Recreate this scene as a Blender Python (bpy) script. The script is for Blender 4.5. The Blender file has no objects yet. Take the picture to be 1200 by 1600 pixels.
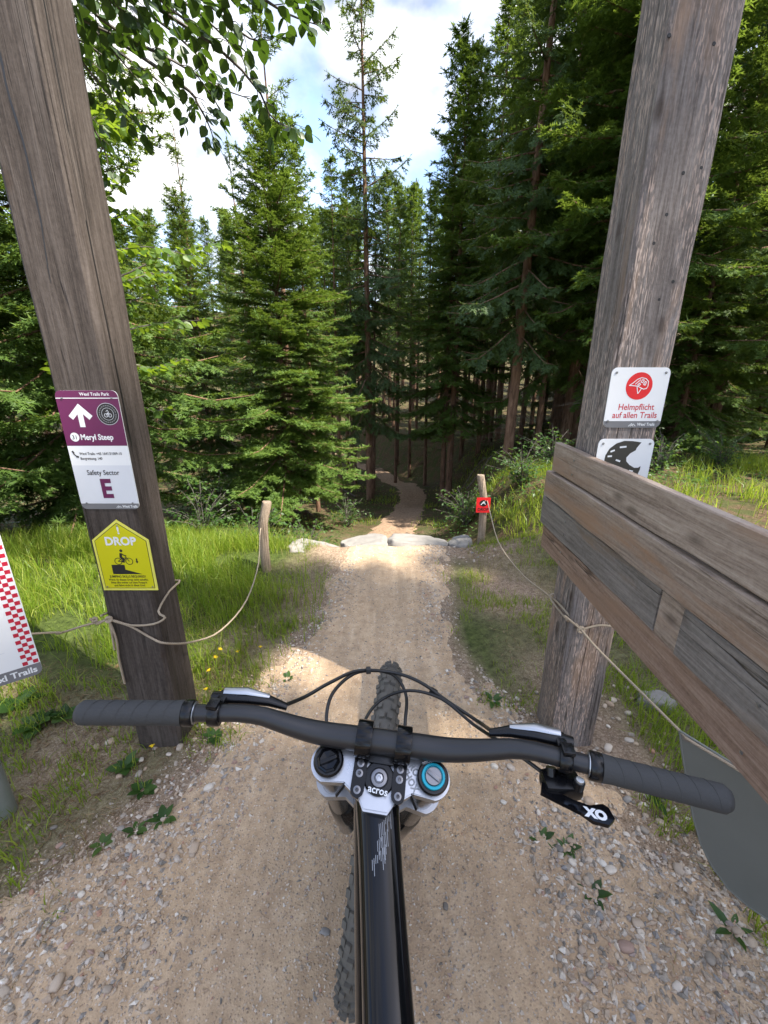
import bpy, bmesh, math, random
import numpy as np
from mathutils import Matrix, Vector, Euler
random.seed(7)
RNG = np.random.default_rng(7)
R = math.radians
SC = bpy.context.scene
COL = SC.collection

# ------------------------------------------------------------------ camera, sky, sun, exposure
CAM_H = 1.52
FPX = 660.0
PITCH = R(18.9)
cam_d = bpy.data.cameras.new('camera')
cam = bpy.data.objects.new('camera', cam_d)
COL.objects.link(cam)
cam.location = (0, 0, CAM_H)
cam.rotation_euler = (R(90) - PITCH, 0, 0)
cam_d.sensor_fit = 'VERTICAL'
cam_d.sensor_height = 24.0
cam_d.lens = 24.0 * FPX / 1600.0
cam_d.clip_start = 0.02
cam_d.clip_end = 600
SC.camera = cam

SUN_AZ, SUN_EL = 118.0, 54.0          # azimuth clockwise from +Y (to the right of the view)
sun_d = bpy.data.lights.new('sun', 'SUN')
sun_d.energy = 3.7
sun_d.angle = R(0.5)
sun_d.color = (1.0, 0.93, 0.82)
sun = bpy.data.objects.new('sun', sun_d)
COL.objects.link(sun)
sd = Vector((math.sin(R(SUN_AZ)) * math.cos(R(SUN_EL)), math.cos(R(SUN_AZ)) * math.cos(R(SUN_EL)), math.sin(R(SUN_EL))))
sun.rotation_euler = sd.to_track_quat('Z', 'Y').to_euler()
sun.location = sd * 30

world = bpy.data.worlds.new('World')
SC.world = world
world.use_nodes = True
wn, wl = world.node_tree.nodes, world.node_tree.links
wn.clear()
w_out = wn.new('ShaderNodeOutputWorld')
w_bg = wn.new('ShaderNodeBackground')
w_sky = wn.new('ShaderNodeTexSky')
w_sky.sky_type = 'NISHITA'
w_sky.sun_disc = False
w_sky.sun_elevation = R(SUN_EL)
w_sky.sun_rotation = R(SUN_AZ)
w_sky.air_density = 1.0
w_sky.dust_density = 1.2
w_bg.inputs['Strength'].default_value = 0.15
# clouds: fbm noise on the sky direction, the same all over the sky
w_tc = wn.new('ShaderNodeTexCoord')
w_map = wn.new('ShaderNodeMapping')
w_map.inputs['Scale'].default_value = (1.0, 1.0, 1.5)
w_map.inputs['Location'].default_value = (0.35, 0.1, 0.2)
w_n = wn.new('ShaderNodeTexNoise')
w_n.inputs['Scale'].default_value = 2.6
w_n.inputs['Detail'].default_value = 9
w_n.inputs['Roughness'].default_value = 0.56
w_n.inputs['Distortion'].default_value = 0.35
w_r = wn.new('ShaderNodeValToRGB')
w_r.color_ramp.elements[0].position = 0.37
w_r.color_ramp.elements[1].position = 0.60
w_mul = wn.new('ShaderNodeMix'); w_mul.data_type = 'RGBA'; w_mul.blend_type = 'MULTIPLY'
w_mul.inputs['Factor'].default_value = 1.0
w_mul.inputs['B'].default_value = (0.95, 0.98, 1.05, 1)
w_n2 = wn.new('ShaderNodeTexNoise')
w_n2.inputs['Scale'].default_value = 5.0
w_n2.inputs['Detail'].default_value = 6
w_cr = wn.new('ShaderNodeValToRGB')
w_cr.color_ramp.elements[0].position = 0.40
w_cr.color_ramp.elements[0].color = (1.05, 1.22, 1.6, 1)
w_cr.color_ramp.elements[1].position = 0.58
w_cr.color_ramp.elements[1].color = (3.3, 3.17, 3.0, 1)
w_mx = wn.new('ShaderNodeMix'); w_mx.data_type = 'RGBA'
wl.new(w_tc.outputs['Generated'], w_map.inputs['Vector'])
wl.new(w_map.outputs['Vector'], w_n.inputs['Vector'])
wl.new(w_map.outputs['Vector'], w_n2.inputs['Vector'])
wl.new(w_n2.outputs['Fac'], w_cr.inputs['Fac'])
wl.new(w_n.outputs['Fac'], w_r.inputs['Fac'])
wl.new(w_sky.outputs['Color'], w_mul.inputs['A'])
wl.new(w_r.outputs['Color'], w_mx.inputs['Factor'])
wl.new(w_mul.outputs['Result'], w_mx.inputs['A'])
wl.new(w_cr.outputs['Color'], w_mx.inputs['B'])
wl.new(w_mx.outputs['Result'], w_bg.inputs['Color'])
wl.new(w_bg.outputs['Background'], w_out.inputs['Surface'])

SC.view_settings.view_transform = 'Standard'
SC.view_settings.look = 'None'
SC.view_settings.exposure = 1.88
SC.view_settings.gamma = 1.0
SC.view_settings.use_curve_mapping = False
SC.render.engine = 'CYCLES'
SC.cycles.max_bounces = 7
SC.cycles.diffuse_bounces = 4
SC.cycles.glossy_bounces = 3
SC.cycles.transmission_bounces = 4
SC.cycles.caustics_reflective = False
SC.cycles.caustics_refractive = False
SC.cycles.sample_clamp_indirect = 4.0

# ------------------------------------------------------------------ pixel -> ray helpers (photograph 1200 x 1600)
CP, SP = math.cos(PITCH), math.sin(PITCH)
def ray(u, v):
    a, b = (u - 600) / FPX, (800 - v) / FPX
    return np.array([a, CP + b * SP, -SP + b * CP])
O3 = np.array([0, 0, CAM_H])
def at_y(u, v, y): d = ray(u, v); return O3 + d * (y / d[1])
def at_z(u, v, z): d = ray(u, v); return O3 + d * ((z - CAM_H) / d[2])
def at_plane(u, v, p, n):
    d = ray(u, v); n = np.asarray(n, float)
    return O3 + d * (np.dot(np.asarray(p, float) - O3, n) / np.dot(d, n))

# ------------------------------------------------------------------ mesh helpers
def new_mesh(name, V, F3=None, F4=None, attr=None, smooth=False, faces=None):
    me = bpy.data.meshes.new(name)
    V = np.asarray(V, np.float32).reshape(-1, 3)
    if faces is not None:
        me.from_pydata([tuple(map(float, v)) for v in V], [], [tuple(map(int, f)) for f in faces])
    else:
        parts, sizes = [], []
        if F3 is not None and len(F3):
            F3 = np.asarray(F3, np.int32); parts.append(F3.ravel()); sizes.append(np.full(len(F3), 3, np.int32))
        if F4 is not None and len(F4):
            F4 = np.asarray(F4, np.int32); parts.append(F4.ravel()); sizes.append(np.full(len(F4), 4, np.int32))
        idx = np.concatenate(parts); sz = np.concatenate(sizes)
        me.vertices.add(len(V)); me.vertices.foreach_set('co', V.ravel())
        me.loops.add(len(idx)); me.loops.foreach_set('vertex_index', idx)
        me.polygons.add(len(sz))
        st = np.zeros(len(sz), np.int32); st[1:] = np.cumsum(sz)[:-1]
        me.polygons.foreach_set('loop_start', st)
        me.update(calc_edges=True)
    if attr is not None:
        for k, a in attr.items():
            at = me.attributes.new(k, 'FLOAT', 'POINT'); at.data.foreach_set('value', np.asarray(a, np.float32))
    if smooth:
        me.polygons.foreach_set('use_smooth', np.ones(len(me.polygons), bool))
        if smooth is not True:
            me.set_sharp_from_angle(angle=R(smooth))
    me.validate()
    return me

def link(name, me, mat=None, parent=None, loc=None, rot=None, mtx=None):
    o = bpy.data.objects.new(name, me)
    COL.objects.link(o)
    if mat is not None and me is not None and len(me.materials) == 0:
        me.materials.append(mat)
    if parent is not None: o.parent = parent
    if loc is not None: o.location = loc
    if rot is not None: o.rotation_euler = rot
    if mtx is not None: o.matrix_basis = mtx
    return o

def tag(o, label=None, cat=None, group=None, kind=None):
    if label: o['label'] = label
    if cat: o['category'] = cat
    if group: o['group'] = group
    if kind: o['kind'] = kind
    return o

def thing(name, label, cat, loc=(0, 0, 0), rot=(0, 0, 0), group=None):
    o = link(name, None, loc=loc, rot=rot)
    o.empty_display_size = 0.1
    return tag(o, label, cat, group)

class MB:
    """collects verts / faces of one part"""
    def __init__(s): s.V = []; s.F = []; s.n = 0
    def add(s, V, F):
        V = [tuple(map(float, v)) for v in V]
        s.F += [tuple(int(i) + s.n for i in f) for f in F]
        s.V += V; s.n += len(V); return s
    def box(s, c, size, bev=0.0, mtx=None):
        bm = bmesh.new(); bmesh.ops.create_cube(bm, size=1.0)
        for v in bm.verts: v.co = Vector((v.co.x * size[0], v.co.y * size[1], v.co.z * size[2]))
        if bev > 0: bmesh.ops.bevel(bm, geom=bm.edges[:], offset=bev, segments=2, affect='EDGES', profile=0.6)
        if mtx is not None: bmesh.ops.transform(bm, matrix=mtx, verts=bm.verts)
        bm.verts.index_update()
        s.add([v.co + Vector(c) for v in bm.verts], [[v.index for v in f.verts] for f in bm.faces]); bm.free(); return s
    def tube(s, pts, r, seg=10, caps=True, squash=None):
        pts = [Vector(p) for p in pts]; n = len(pts)
        rr = [r] * n if np.isscalar(r) else list(r)
        V, F = [], []
        t0 = (pts[1] - pts[0]).normalized()
        up = Vector((0, 0, 1)) if abs(t0.z) < 0.9 else Vector((0, 1, 0))
        a = t0.cross(up).normalized()
        for i, p in enumerate(pts):
            t = (pts[min(i + 1, n - 1)] - pts[max(i - 1, 0)])
            t = t.normalized() if t.length > 1e-9 else t0
            a = (a - t * a.dot(t)); a = a.normalized() if a.length > 1e-6 else t.orthogonal().normalized()
            b = t.cross(a)
            for k in range(seg):
                an = 2 * math.pi * k / seg
                ca, sa = math.cos(an), math.sin(an)
                if squash: ca *= squash[0]; sa *= squash[1]
                V.append(p + (a * ca + b * sa) * rr[i])
        for i in range(n - 1):
            for k in range(seg):
                k2 = (k + 1) % seg
                F.append((i * seg + k, i * seg + k2, (i + 1) * seg + k2, (i + 1) * seg + k))
        if caps:
            F.append(tuple(range(seg))[::-1]); F.append(tuple((n - 1) * seg + k for k in range(seg)))
        return s.add(V, F)
    def prism(s, poly, z0, z1):
        n = len(poly)
        V = [(p[0], p[1], z0) for p in poly] + [(p[0], p[1], z1) for p in poly]
        F = [tuple(range(n))[::-1], tuple(range(n, 2 * n))]
        F += [(i, (i + 1) % n, n + (i + 1) % n, n + i) for i in range(n)]
        return s.add(V, F)
    def flat(s, poly, z):
        return s.add([(p[0], p[1], z) for p in poly], [tuple(range(len(poly)))])
    def lathe(s, prof, seg=24, axis='z', c=(0, 0, 0)):
        V, F = [], []; n = len(prof)
        for (r, h) in prof:
            for k in range(seg):
                a = 2 * math.pi * k / seg
                x, y = r * math.cos(a), r * math.sin(a)
                p = (x, y, h) if axis == 'z' else ((h, x, y) if axis == 'x' else (x, h, y))
                V.append((p[0] + c[0], p[1] + c[1], p[2] + c[2]))
        for i in range(n - 1):
            for k in range(seg):
                k2 = (k + 1) % seg
                F.append((i * seg + k, i * seg + k2, (i + 1) * seg + k2, (i + 1) * seg + k))
        F.append(tuple(range(seg))[::-1]); F.append(tuple((n - 1) * seg + k for k in range(seg)))
        return s.add(V, F)
    def xf(s, m):
        s.V = [tuple(m @ Vector(v)) for v in s.V]; return s
    def build(s, name, mat, parent=None, smooth=40, sub=None, **kw):
        V = s.V
        if sub is not None: V = [(v[0] - sub[0], v[1] - sub[1], v[2] - sub[2]) for v in V]
        me = new_mesh(name, V, faces=s.F)
        bm = bmesh.new(); bm.from_mesh(me); bmesh.ops.recalc_face_normals(bm, faces=bm.faces); bm.to_mesh(me); bm.free()
        if smooth:
            me.polygons.foreach_set('use_smooth', np.ones(len(me.polygons), bool)); me.set_sharp_from_angle(angle=R(smooth))
        return link(name, me, mat, parent, **kw)

def smooth_path(pts, n=24):
    """Catmull-Rom through the points"""
    P = [np.asarray(p, float) for p in pts]
    P = [2 * P[0] - P[1]] + P + [2 * P[-1] - P[-2]]
    out = []; m = len(P) - 3
    for i in range(m):
        k = max(2, n // m)
        for j in range(k):
            t = j / k; p0, p1, p2, p3 = P[i:i + 4]
            out.append(0.5 * (2 * p1 + (p2 - p0) * t + (2 * p0 - 5 * p1 + 4 * p2 - p3) * t * t + (3 * p1 - p0 - 3 * p2 + p3) * t ** 3))
    out.append(P[-2]); return out

def nrm(a): return a / np.maximum(np.linalg.norm(a, axis=-1, keepdims=True), 1e-9)

def scatter(TV, TF, Op, D, S, N, sc, tint=None):
    """copies of a template (x along S, y along D, z along N) into one vertex / face array"""
    TV = np.asarray(TV, float); TF = np.asarray(TF, int); m = len(Op)
    sc = np.asarray(sc, float)
    if sc.ndim == 1: sc = np.stack([sc] * 3, 1)
    V = (Op[:, None, :] + (TV[None, :, 0:1] * sc[:, None, 0:1]) * S[:, None, :] + (TV[None, :, 1:2] * sc[:, None, 1:2]) * D[:, None, :]
         + (TV[None, :, 2:3] * sc[:, None, 2:3]) * N[:, None, :]).reshape(-1, 3)
    F = (TF[None] + (np.arange(m) * len(TV))[:, None, None]).reshape(-1, TF.shape[1])
    T = np.repeat(RNG.random(m) if tint is None else tint, len(TV))
    return V, F, T

def frames(D, up=None, roll=0.6):
    m = len(D); D = nrm(D)
    up = np.array([0, 0, 1.0]) if up is None else up
    ref = up + RNG.normal(0, roll, (m, 3))
    S = nrm(np.cross(D, ref)); N = np.cross(S, D)
    return D, S, N

def vnoise(x, y, s=1.0, seed=0):
    x = np.asarray(x, float) * s; y = np.asarray(y, float) * s
    xi, yi = np.floor(x).astype(np.int64), np.floor(y).astype(np.int64)
    fx, fy = x - xi, y - yi
    fx = fx * fx * (3 - 2 * fx); fy = fy * fy * (3 - 2 * fy)
    def h(i, j):
        n = (i * 374761393 + j * 668265263 + seed * 1442695041) & 0xffffffff
        n = ((n ^ (n >> 13)) * 1274126177) & 0xffffffff
        return ((n ^ (n >> 16)) & 0xffff) / 65535.0
    return (h(xi, yi) * (1 - fx) + h(xi + 1, yi) * fx) * (1 - fy) + (h(xi, yi + 1) * (1 - fx) + h(xi + 1, yi + 1) * fx) * fy

def sstep(a, b, x):
    t = np.clip((np.asarray(x, float) - a) / (b - a), 0, 1); return t * t * (3 - 2 * t)

# ------------------------------------------------------------------ materials
class NT:
    def __init__(s, name):
        s.m = bpy.data.materials.new(name); s.m.use_nodes = True
        s.n, s.l = s.m.node_tree.nodes, s.m.node_tree.links
        s.n.clear(); s.out = s.n.new('ShaderNodeOutputMaterial')
    def node(s, t, **kw):
        n = s.n.new(t)
        for k, v in kw.items():
            if k in n.inputs: n.inputs[k].default_value = v
            else: setattr(n, k, v)
        return n
    def link(s, a, b): s.l.new(a, b)
    def coord(s, scale=(1, 1, 1), kind='Object', loc=(0, 0, 0), rot=(0, 0, 0)):
        tc = s.node('ShaderNodeTexCoord'); mp = s.node('ShaderNodeMapping')
        mp.inputs['Scale'].default_value = scale; mp.inputs['Location'].default_value = loc; mp.inputs['Rotation'].default_value = rot
        s.link(tc.outputs[kind], mp.inputs['Vector']); return mp.outputs['Vector']
    def noise(s, vec, scale, detail=4, rough=0.55, dist=0.0):
        n = s.node('ShaderNodeTexNoise'); n.inputs['Scale'].default_value = scale; n.inputs['Detail'].default_value = detail
        n.inputs['Roughness'].default_value = rough; n.inputs['Distortion'].default_value = dist
        if vec is not None: s.link(vec, n.inputs['Vector'])
        return n.outputs['Fac']
    def ramp(s, fac, stops):
        r = s.node('ShaderNodeValToRGB'); e = r.color_ramp.elements
        while len(e) < len(stops): e.new(0.5)
        for el, (p, c) in zip(e, stops):
            el.position = p; el.color = (*c, 1) if len(c) == 3 else c
        s.link(fac, r.inputs['Fac']); return r.outputs['Color']
    def mix(s, fac, a, b, blend='MIX'):
        m = s.node('ShaderNodeMix', data_type='RGBA', blend_type=blend)
        for sock, v in (('Factor', fac), ('A', a), ('B', b)):
            if isinstance(v, bpy.types.NodeSocket): s.link(v, m.inputs[sock])
            elif sock == 'Factor': m.inputs[sock].default_value = v
            else: m.inputs[sock].default_value = (*v, 1)
        return m.outputs['Result']
    def math(s, op, a, b=0.5):
        m = s.node('ShaderNodeMath', operation=op)
        for i, v in enumerate((a, b)):
            if isinstance(v, bpy.types.NodeSocket): s.link(v, m.inputs[i])
            else: m.inputs[i].default_value = v
        return m.outputs[0]
    def bump(s, h, strength=0.3, dist=0.01):
        b = s.node('ShaderNodeBump'); b.inputs['Strength'].default_value = strength; b.inputs['Distance'].default_value = dist
        s.link(h, b.inputs['Height']); return b.outputs['Normal']
    def attr(s, name):
        a = s.node('ShaderNodeAttribute', attribute_name=name); return a.outputs['Fac']
    def principled(s, color, rough=0.6, metal=0.0, normal=None, spec=0.5, coat=0.0):
        p = s.node('ShaderNodeBsdfPrincipled')
        if isinstance(color, bpy.types.NodeSocket): s.link(color, p.inputs['Base Color'])
        else: p.inputs['Base Color'].default_value = (*color, 1)
        if isinstance(rough, bpy.types.NodeSocket): s.link(rough, p.inputs['Roughness'])
        else: p.inputs['Roughness'].default_value = rough
        p.inputs['Metallic'].default_value = metal
        p.inputs['Specular IOR Level'].default_value = spec
        p.inputs['Coat Weight'].default_value = coat
        if normal is not None: s.link(normal, p.inputs['Normal'])
        return p.outputs['BSDF']
    def done(s, sh): s.link(sh, s.out.inputs['Surface']); return s.m

def m_plain(name, col, rough=0.5, metal=0.0, spec=0.5, coat=0.0, var=0.12, scale=40, bump=0.0):
    t = NT(name); v = t.coord()
    f = t.noise(v, scale, 5, 0.6)
    c = t.mix(f, tuple(x * (1 - var) for x in col), tuple(min(1, x * (1 + var)) for x in col))
    n = t.bump(f, bump, 0.002) if bump else None
    ro = t.math('ADD', t.math('MULTIPLY', f, 0.18), rough - 0.09)
    return t.done(t.principled(c, ro, metal, n, spec, coat))

def m_wood(name, dark, mid, light, axis=2, fine=1.0, warm=None, wamt=0.62, seed=0.0, scratch=0.0):
    """weathered timber: grain along one axis, cracks, knots, worn streaks"""
    t = NT(name)
    def st(a, b):
        s = [a, a, a]; s[axis] = b; return tuple(s)
    loc = (seed, seed * 1.7, seed * 0.6)
    g1 = t.noise(t.coord(st(46 * fine, 2.2 * fine), loc=loc), 1.0, 8, 0.66, 0.9)
    g2 = t.noise(t.coord(st(210 * fine, 13 * fine), loc=loc), 1.0, 4, 0.65, 0.4)
    iso = t.noise(t.coord((90, 90, 90), loc=loc), 1.0, 4, 0.6)
    big = t.noise(t.coord(st(6, 0.9), loc=loc), 1.0, 3, 0.5, 0.4)
    g = t.math('ADD', t.math('MULTIPLY', g1, 0.62), t.math('MULTIPLY', g2, 0.38))
    g = t.math('ADD', t.math('MULTIPLY', g, 0.84), t.math('MULTIPLY', iso, 0.16))
    c = t.ramp(g, [(0.34, dark), (0.48, mid), (0.62, light)])
    c = t.mix(t.math('MULTIPLY', big, 0.55), c, t.mix(0.5, c, dark))
    if warm:
        wf = t.ramp(t.noise(t.coord(st(7, 1.4), loc=(seed + 3, seed, 1)), 1.0, 5, 0.6, 0.3), [(wamt - 0.06, (0, 0, 0)), (wamt + 0.06, (1, 1, 1))])
        c = t.mix(t.math('MULTIPLY', wf, 0.8), c, t.mix(g2, warm, tuple(x * 0.55 for x in warm)))
    if scratch:
        sf = t.ramp(t.noise(t.coord(st(240, 30), loc=(seed, 2, 5)), 1.0, 2, 0.5, 0.3), [(0.53, (0, 0, 0)), (0.60, (1, 1, 1))])
        zone = t.ramp(t.noise(t.coord(st(9, 1.2), loc=(seed + 9, 0, 2)), 1.0, 2), [(0.38, (0, 0, 0)), (0.52, (1, 1, 1))])
        c = t.mix(t.math('MULTIPLY', t.math('MULTIPLY', sf, zone), scratch), c, t.mix(big, (0.60, 0.36, 0.24), (0.62, 0.56, 0.52)))
    cr = t.noise(t.coord(st(24, 0.45), loc=(seed, 7, 3)), 1.0, 3, 0.55, 0.5)
    crk = t.ramp(t.math('ABSOLUTE', t.math('SUBTRACT', cr, 0.5)), [(0.0, (1, 1, 1)), (0.012, (0, 0, 0))])
    gate = t.ramp(t.noise(t.coord(st(5, 0.8), loc=(seed, 4, 8)), 1.0, 2), [(0.5, (0, 0, 0)), (0.6, (1, 1, 1))])
    crk = t.math('MULTIPLY', crk, gate)
    c = t.mix(t.math('MULTIPLY', crk, 0.8), c, (0.02, 0.016, 0.013))
    kn = t.node('ShaderNodeTexVoronoi'); kn.inputs['Scale'].default_value = 1.0
    t.link(t.coord(st(9, 4.2), loc=loc), kn.inputs['Vector'])
    kf = t.ramp(kn.outputs['Distance'], [(0.06, (1, 1, 1)), (0.17, (0, 0, 0))])
    c = t.mix(t.math('MULTIPLY', kf, 0.65), c, (0.05, 0.033, 0.024))
    h = t.math('SUBTRACT', g, t.math('MULTIPLY', crk, 0.9))
    return t.done(t.principled(c, 0.78, 0, t.bump(h, 0.8, 0.006), 0.25))

def m_needle(name, c0, c1, c2, trans=0.32):
    t = NT(name)
    oi = t.node('ShaderNodeObjectInfo')
    f = t.math('ADD', t.math('MULTIPLY', t.attr('tint'), 0.8), t.math('MULTIPLY', oi.outputs['Random'], 0.25))
    c = t.ramp(f, [(0.1, c0), (0.55, c1), (0.95, c2)])
    d = t.principled(c, 0.55, 0, None, 0.3)
    tr = t.node('ShaderNodeBsdfTranslucent')
    t.link(t.mix(0.65, c, (0.35, 0.48, 0.05), 'MIX'), tr.inputs['Color'])
    m = t.node('ShaderNodeMixShader'); m.inputs['Fac'].default_value = trans
    t.link(d, m.inputs[1]); t.link(tr.outputs['BSDF'], m.inputs[2])
    return t.done(m.outputs['Shader'])

def m_bark(name, a, b, c3):
    t = NT(name)
    v = t.coord((16, 16, 3.2))
    n1 = t.noise(v, 1.0, 6, 0.65, 0.6); n2 = t.noise(t.coord((3, 3, 1)), 1.0, 3)
    c = t.ramp(n1, [(0.32, a), (0.52, b), (0.72, c3)])
    c = t.mix(t.math('MULTIPLY', n2, 0.4), c, a)
    return t.done(t.principled(c, 0.9, 0, t.bump(n1, 0.9, 0.02), 0.15))

def m_stone(name):
    t = NT(name)
    oi = t.node('ShaderNodeObjectInfo')
    f = t.math('FRACT', t.math('ADD', t.attr('tint'), oi.outputs['Random']))
    c = t.ramp(f, [(0.0, (0.19, 0.175, 0.155)), (0.16, (0.37, 0.32, 0.265)), (0.34, (0.45, 0.335, 0.235)), (0.5, (0.54, 0.49, 0.43)),
                   (0.62, (0.36, 0.265, 0.185)), (0.76, (0.70, 0.65, 0.58)), (0.86, (0.48, 0.375, 0.27)), (0.95, (0.27, 0.265, 0.26)), (1.0, (0.44, 0.25, 0.17))])
    n = t.noise(t.coord((1, 1, 1)), 160, 4, 0.6)
    c = t.mix(0.35, c, t.ramp(n, [(0.3, (0.12, 0.11, 0.1)), (0.7, (0.75, 0.72, 0.68))]), 'OVERLAY')
    return t.done(t.principled(c, 0.85, 0, t.bump(n, 0.25, 0.002), 0.25))

def m_ground(name):
    t = NT(name)
    v = t.coord((1, 1, 1))
    n1 = t.noise(v, 3.2, 6, 0.62); n2 = t.noise(v, 28, 6, 0.68); n3 = t.noise(v, 130, 3, 0.6)
    soil = t.ramp(n2, [(0.32, (0.13, 0.088, 0.055)), (0.5, (0.28, 0.195, 0.13)), (0.7, (0.46, 0.35, 0.245))])
    grit = t.ramp(n3, [(0.35, (0.10, 0.075, 0.055)), (0.52, (0.30, 0.225, 0.16)), (0.68, (0.55, 0.47, 0.38))])
    soil = t.mix(0.45, soil, grit)
    green = t.ramp(n2, [(0.35, (0.035, 0.05, 0.014)), (0.6, (0.085, 0.115, 0.028)), (0.75, (0.15, 0.16, 0.05))])
    forest = t.ramp(t.math('ADD', t.math('MULTIPLY', n2, 0.6), t.math('MULTIPLY', n1, 0.4)),
                    [(0.36, (0.045, 0.031, 0.019)), (0.5, (0.115, 0.077, 0.047)), (0.62, (0.22, 0.15, 0.094))])
    moss = t.ramp(n1, [(0.42, (0, 0, 0)), (0.56, (1, 1, 1))])
    forest = t.mix(t.math('MULTIPLY', moss, 0.75), forest, (0.035, 0.058, 0.014))
    c = t.mix(t.attr('grassy'), soil, green)
    c = t.mix(t.attr('wood'), c, forest)
    h = t.math('ADD', n2, t.math('MULTIPLY', n3, 0.5))
    return t.done(t.principled(c, 0.95, 0, t.bump(h, 0.8, 0.02), 0.1))

def m_trail(name):
    t = NT(name)
    v = t.coord((1, 1, 1))
    n1 = t.noise(v, 1.7, 5, 0.6); n2 = t.noise(v, 22, 6, 0.66); n3 = t.noise(v, 190, 3, 0.6)
    base = t.ramp(n1, [(0.34, (0.45, 0.325, 0.205)), (0.5, (0.52, 0.385, 0.255)), (0.68, (0.56, 0.43, 0.295))])
    dam = t.ramp(n2, [(0.34, (0.26, 0.18, 0.115)), (0.5, (0.49, 0.365, 0.245)), (0.7, (0.63, 0.50, 0.36))])
    c = t.mix(0.45, base, dam)
    rut = t.noise(t.coord((11, 0.9, 1)), 1.0, 5, 0.6, 0.5)
    c = t.mix(t.ramp(rut, [(0.46, (0, 0, 0)), (0.62, (0.45, 0.45, 0.45))]), c, (0.34, 0.25, 0.17))
    c = t.mix(t.ramp(rut, [(0.34, (0.4, 0.4, 0.4)), (0.44, (0, 0, 0))]), c, (0.62, 0.51, 0.38))
    vo = t.node('ShaderNodeTexVoronoi'); vo.inputs['Scale'].default_value = 115; t.link(v, vo.inputs['Vector'])
    peb = t.ramp(vo.outputs['Distance'], [(0.2, (1, 1, 1)), (0.42, (0, 0, 0))])
    sep = t.node('ShaderNodeSeparateColor'); t.link(vo.outputs['Color'], sep.inputs['Color'])
    pc = t.ramp(sep.outputs['Red'], [(0.0, (0.20, 0.16, 0.13)), (0.35, (0.46, 0.37, 0.28)), (0.6, (0.30, 0.235, 0.18)), (0.82, (0.62, 0.54, 0.45)), (1.0, (0.80, 0.75, 0.68))])
    c = t.mix(t.math('MULTIPLY', peb, 0.5), c, pc)
    c = t.mix(0.3, c, t.ramp(n3, [(0.3, (0.30, 0.26, 0.22)), (0.7, (0.66, 0.60, 0.54))]), 'OVERLAY')
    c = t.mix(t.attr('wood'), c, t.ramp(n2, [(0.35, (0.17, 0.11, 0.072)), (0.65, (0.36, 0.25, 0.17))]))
    h = t.math('ADD', t.math('ADD', t.math('MULTIPLY', n2, 0.8), t.math('MULTIPLY', n3, 0.4)), t.math('MULTIPLY', peb, 0.5))
    return t.done(t.principled(c, 0.93, 0, t.bump(h, 0.6, 0.006), 0.15))

def m_leaf(name, c0, c1, c2, trans=0.4, tcol=(0.30, 0.46, 0.03)):
    t = NT(name)
    oi = t.node('ShaderNodeObjectInfo')
    f = t.math('FRACT', t.math('ADD', t.attr('tint'), oi.outputs['Random']))
    c = t.ramp(f, [(0.05, c0), (0.5, c1), (0.95, c2)])
    n = t.noise(t.coord((1, 1, 1)), 60, 3)
    c = t.mix(t.math('MULTIPLY', n, 0.35), c, c0)
    d = t.principled(c, 0.45, 0, None, 0.4)
    tr = t.node('ShaderNodeBsdfTranslucent')
    t.link(t.mix(0.7, c, tcol), tr.inputs['Color'])
    m = t.node('ShaderNodeMixShader'); m.inputs['Fac'].default_value = trans
    t.link(d, m.inputs[1]); t.link(tr.outputs['BSDF'], m.inputs[2])
    return t.done(m.outputs['Shader'])

def m_rope(name, a, b):
    t = NT(name)
    w = t.node('ShaderNodeTexWave', wave_type='BANDS', bands_direction='DIAGONAL')
    w.inputs['Scale'].default_value = 110; w.inputs['Distortion'].default_value = 0.6
    t.link(t.coord((1, 1, 1)), w.inputs['Vector'])
    n = t.noise(t.coord(), 60, 4)
    c = t.mix(w.outputs['Fac'], a, b); c = t.mix(t.math('MULTIPLY', n, 0.4), c, a)
    return t.done(t.principled(c, 0.85, 0, t.bump(w.outputs['Fac'], 0.5, 0.002), 0.2))

M = {}
M['post_left'] = m_wood('weathered_post', (0.024, 0.019, 0.016), (0.070, 0.056, 0.048), (0.120, 0.100, 0.088), 2, 1.0, (0.36, 0.17, 0.09), 0.80, 1.0)
M['post_right'] = m_wood('worn_post', (0.065, 0.052, 0.046), (0.18, 0.155, 0.142), (0.33, 0.295, 0.275), 2, 1.0, (0.42, 0.28, 0.19), 0.63, 4.2, 0.6)
M['stake'] = m_wood('stake_wood', (0.12, 0.09, 0.065), (0.26, 0.2, 0.145), (0.42, 0.34, 0.26), 2, 1.6, None, 0.6, 2.0)
for i, (d, m_, l, w) in enumerate([((0.13, 0.092, 0.066), (0.33, 0.255, 0.20), (0.50, 0.405, 0.325), (0.42, 0.27, 0.18)),
                                   ((0.11, 0.078, 0.058), (0.30, 0.23, 0.18), (0.46, 0.37, 0.295), (0.42, 0.25, 0.15)),
                                   ((0.07, 0.062, 0.057), (0.20, 0.175, 0.155), (0.32, 0.285, 0.255), (0.32, 0.21, 0.13)),
                                   ((0.11, 0.068, 0.048), (0.28, 0.185, 0.135), (0.42, 0.305, 0.235), (0.38, 0.24, 0.16))]):
    M['plank%d' % i] = m_wood('plank_wood_%s' % 'abcd'[i], d, m_, l, 1, 0.9, w, 0.57, 3.0 + i * 2.3)
M['spruce_a'] = m_needle('spruce_needles_bright', (0.035, 0.075, 0.014), (0.085, 0.152, 0.028), (0.165, 0.24, 0.052), 0.3)
M['spruce_b'] = m_needle('spruce_needles', (0.036, 0.074, 0.015), (0.080, 0.142, 0.028), (0.15, 0.215, 0.048), 0.3)
M['spruce_c'] = m_needle('spruce_needles_dark', (0.032, 0.062, 0.022), (0.066, 0.112, 0.037), (0.115, 0.175, 0.055), 0.26)
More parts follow.
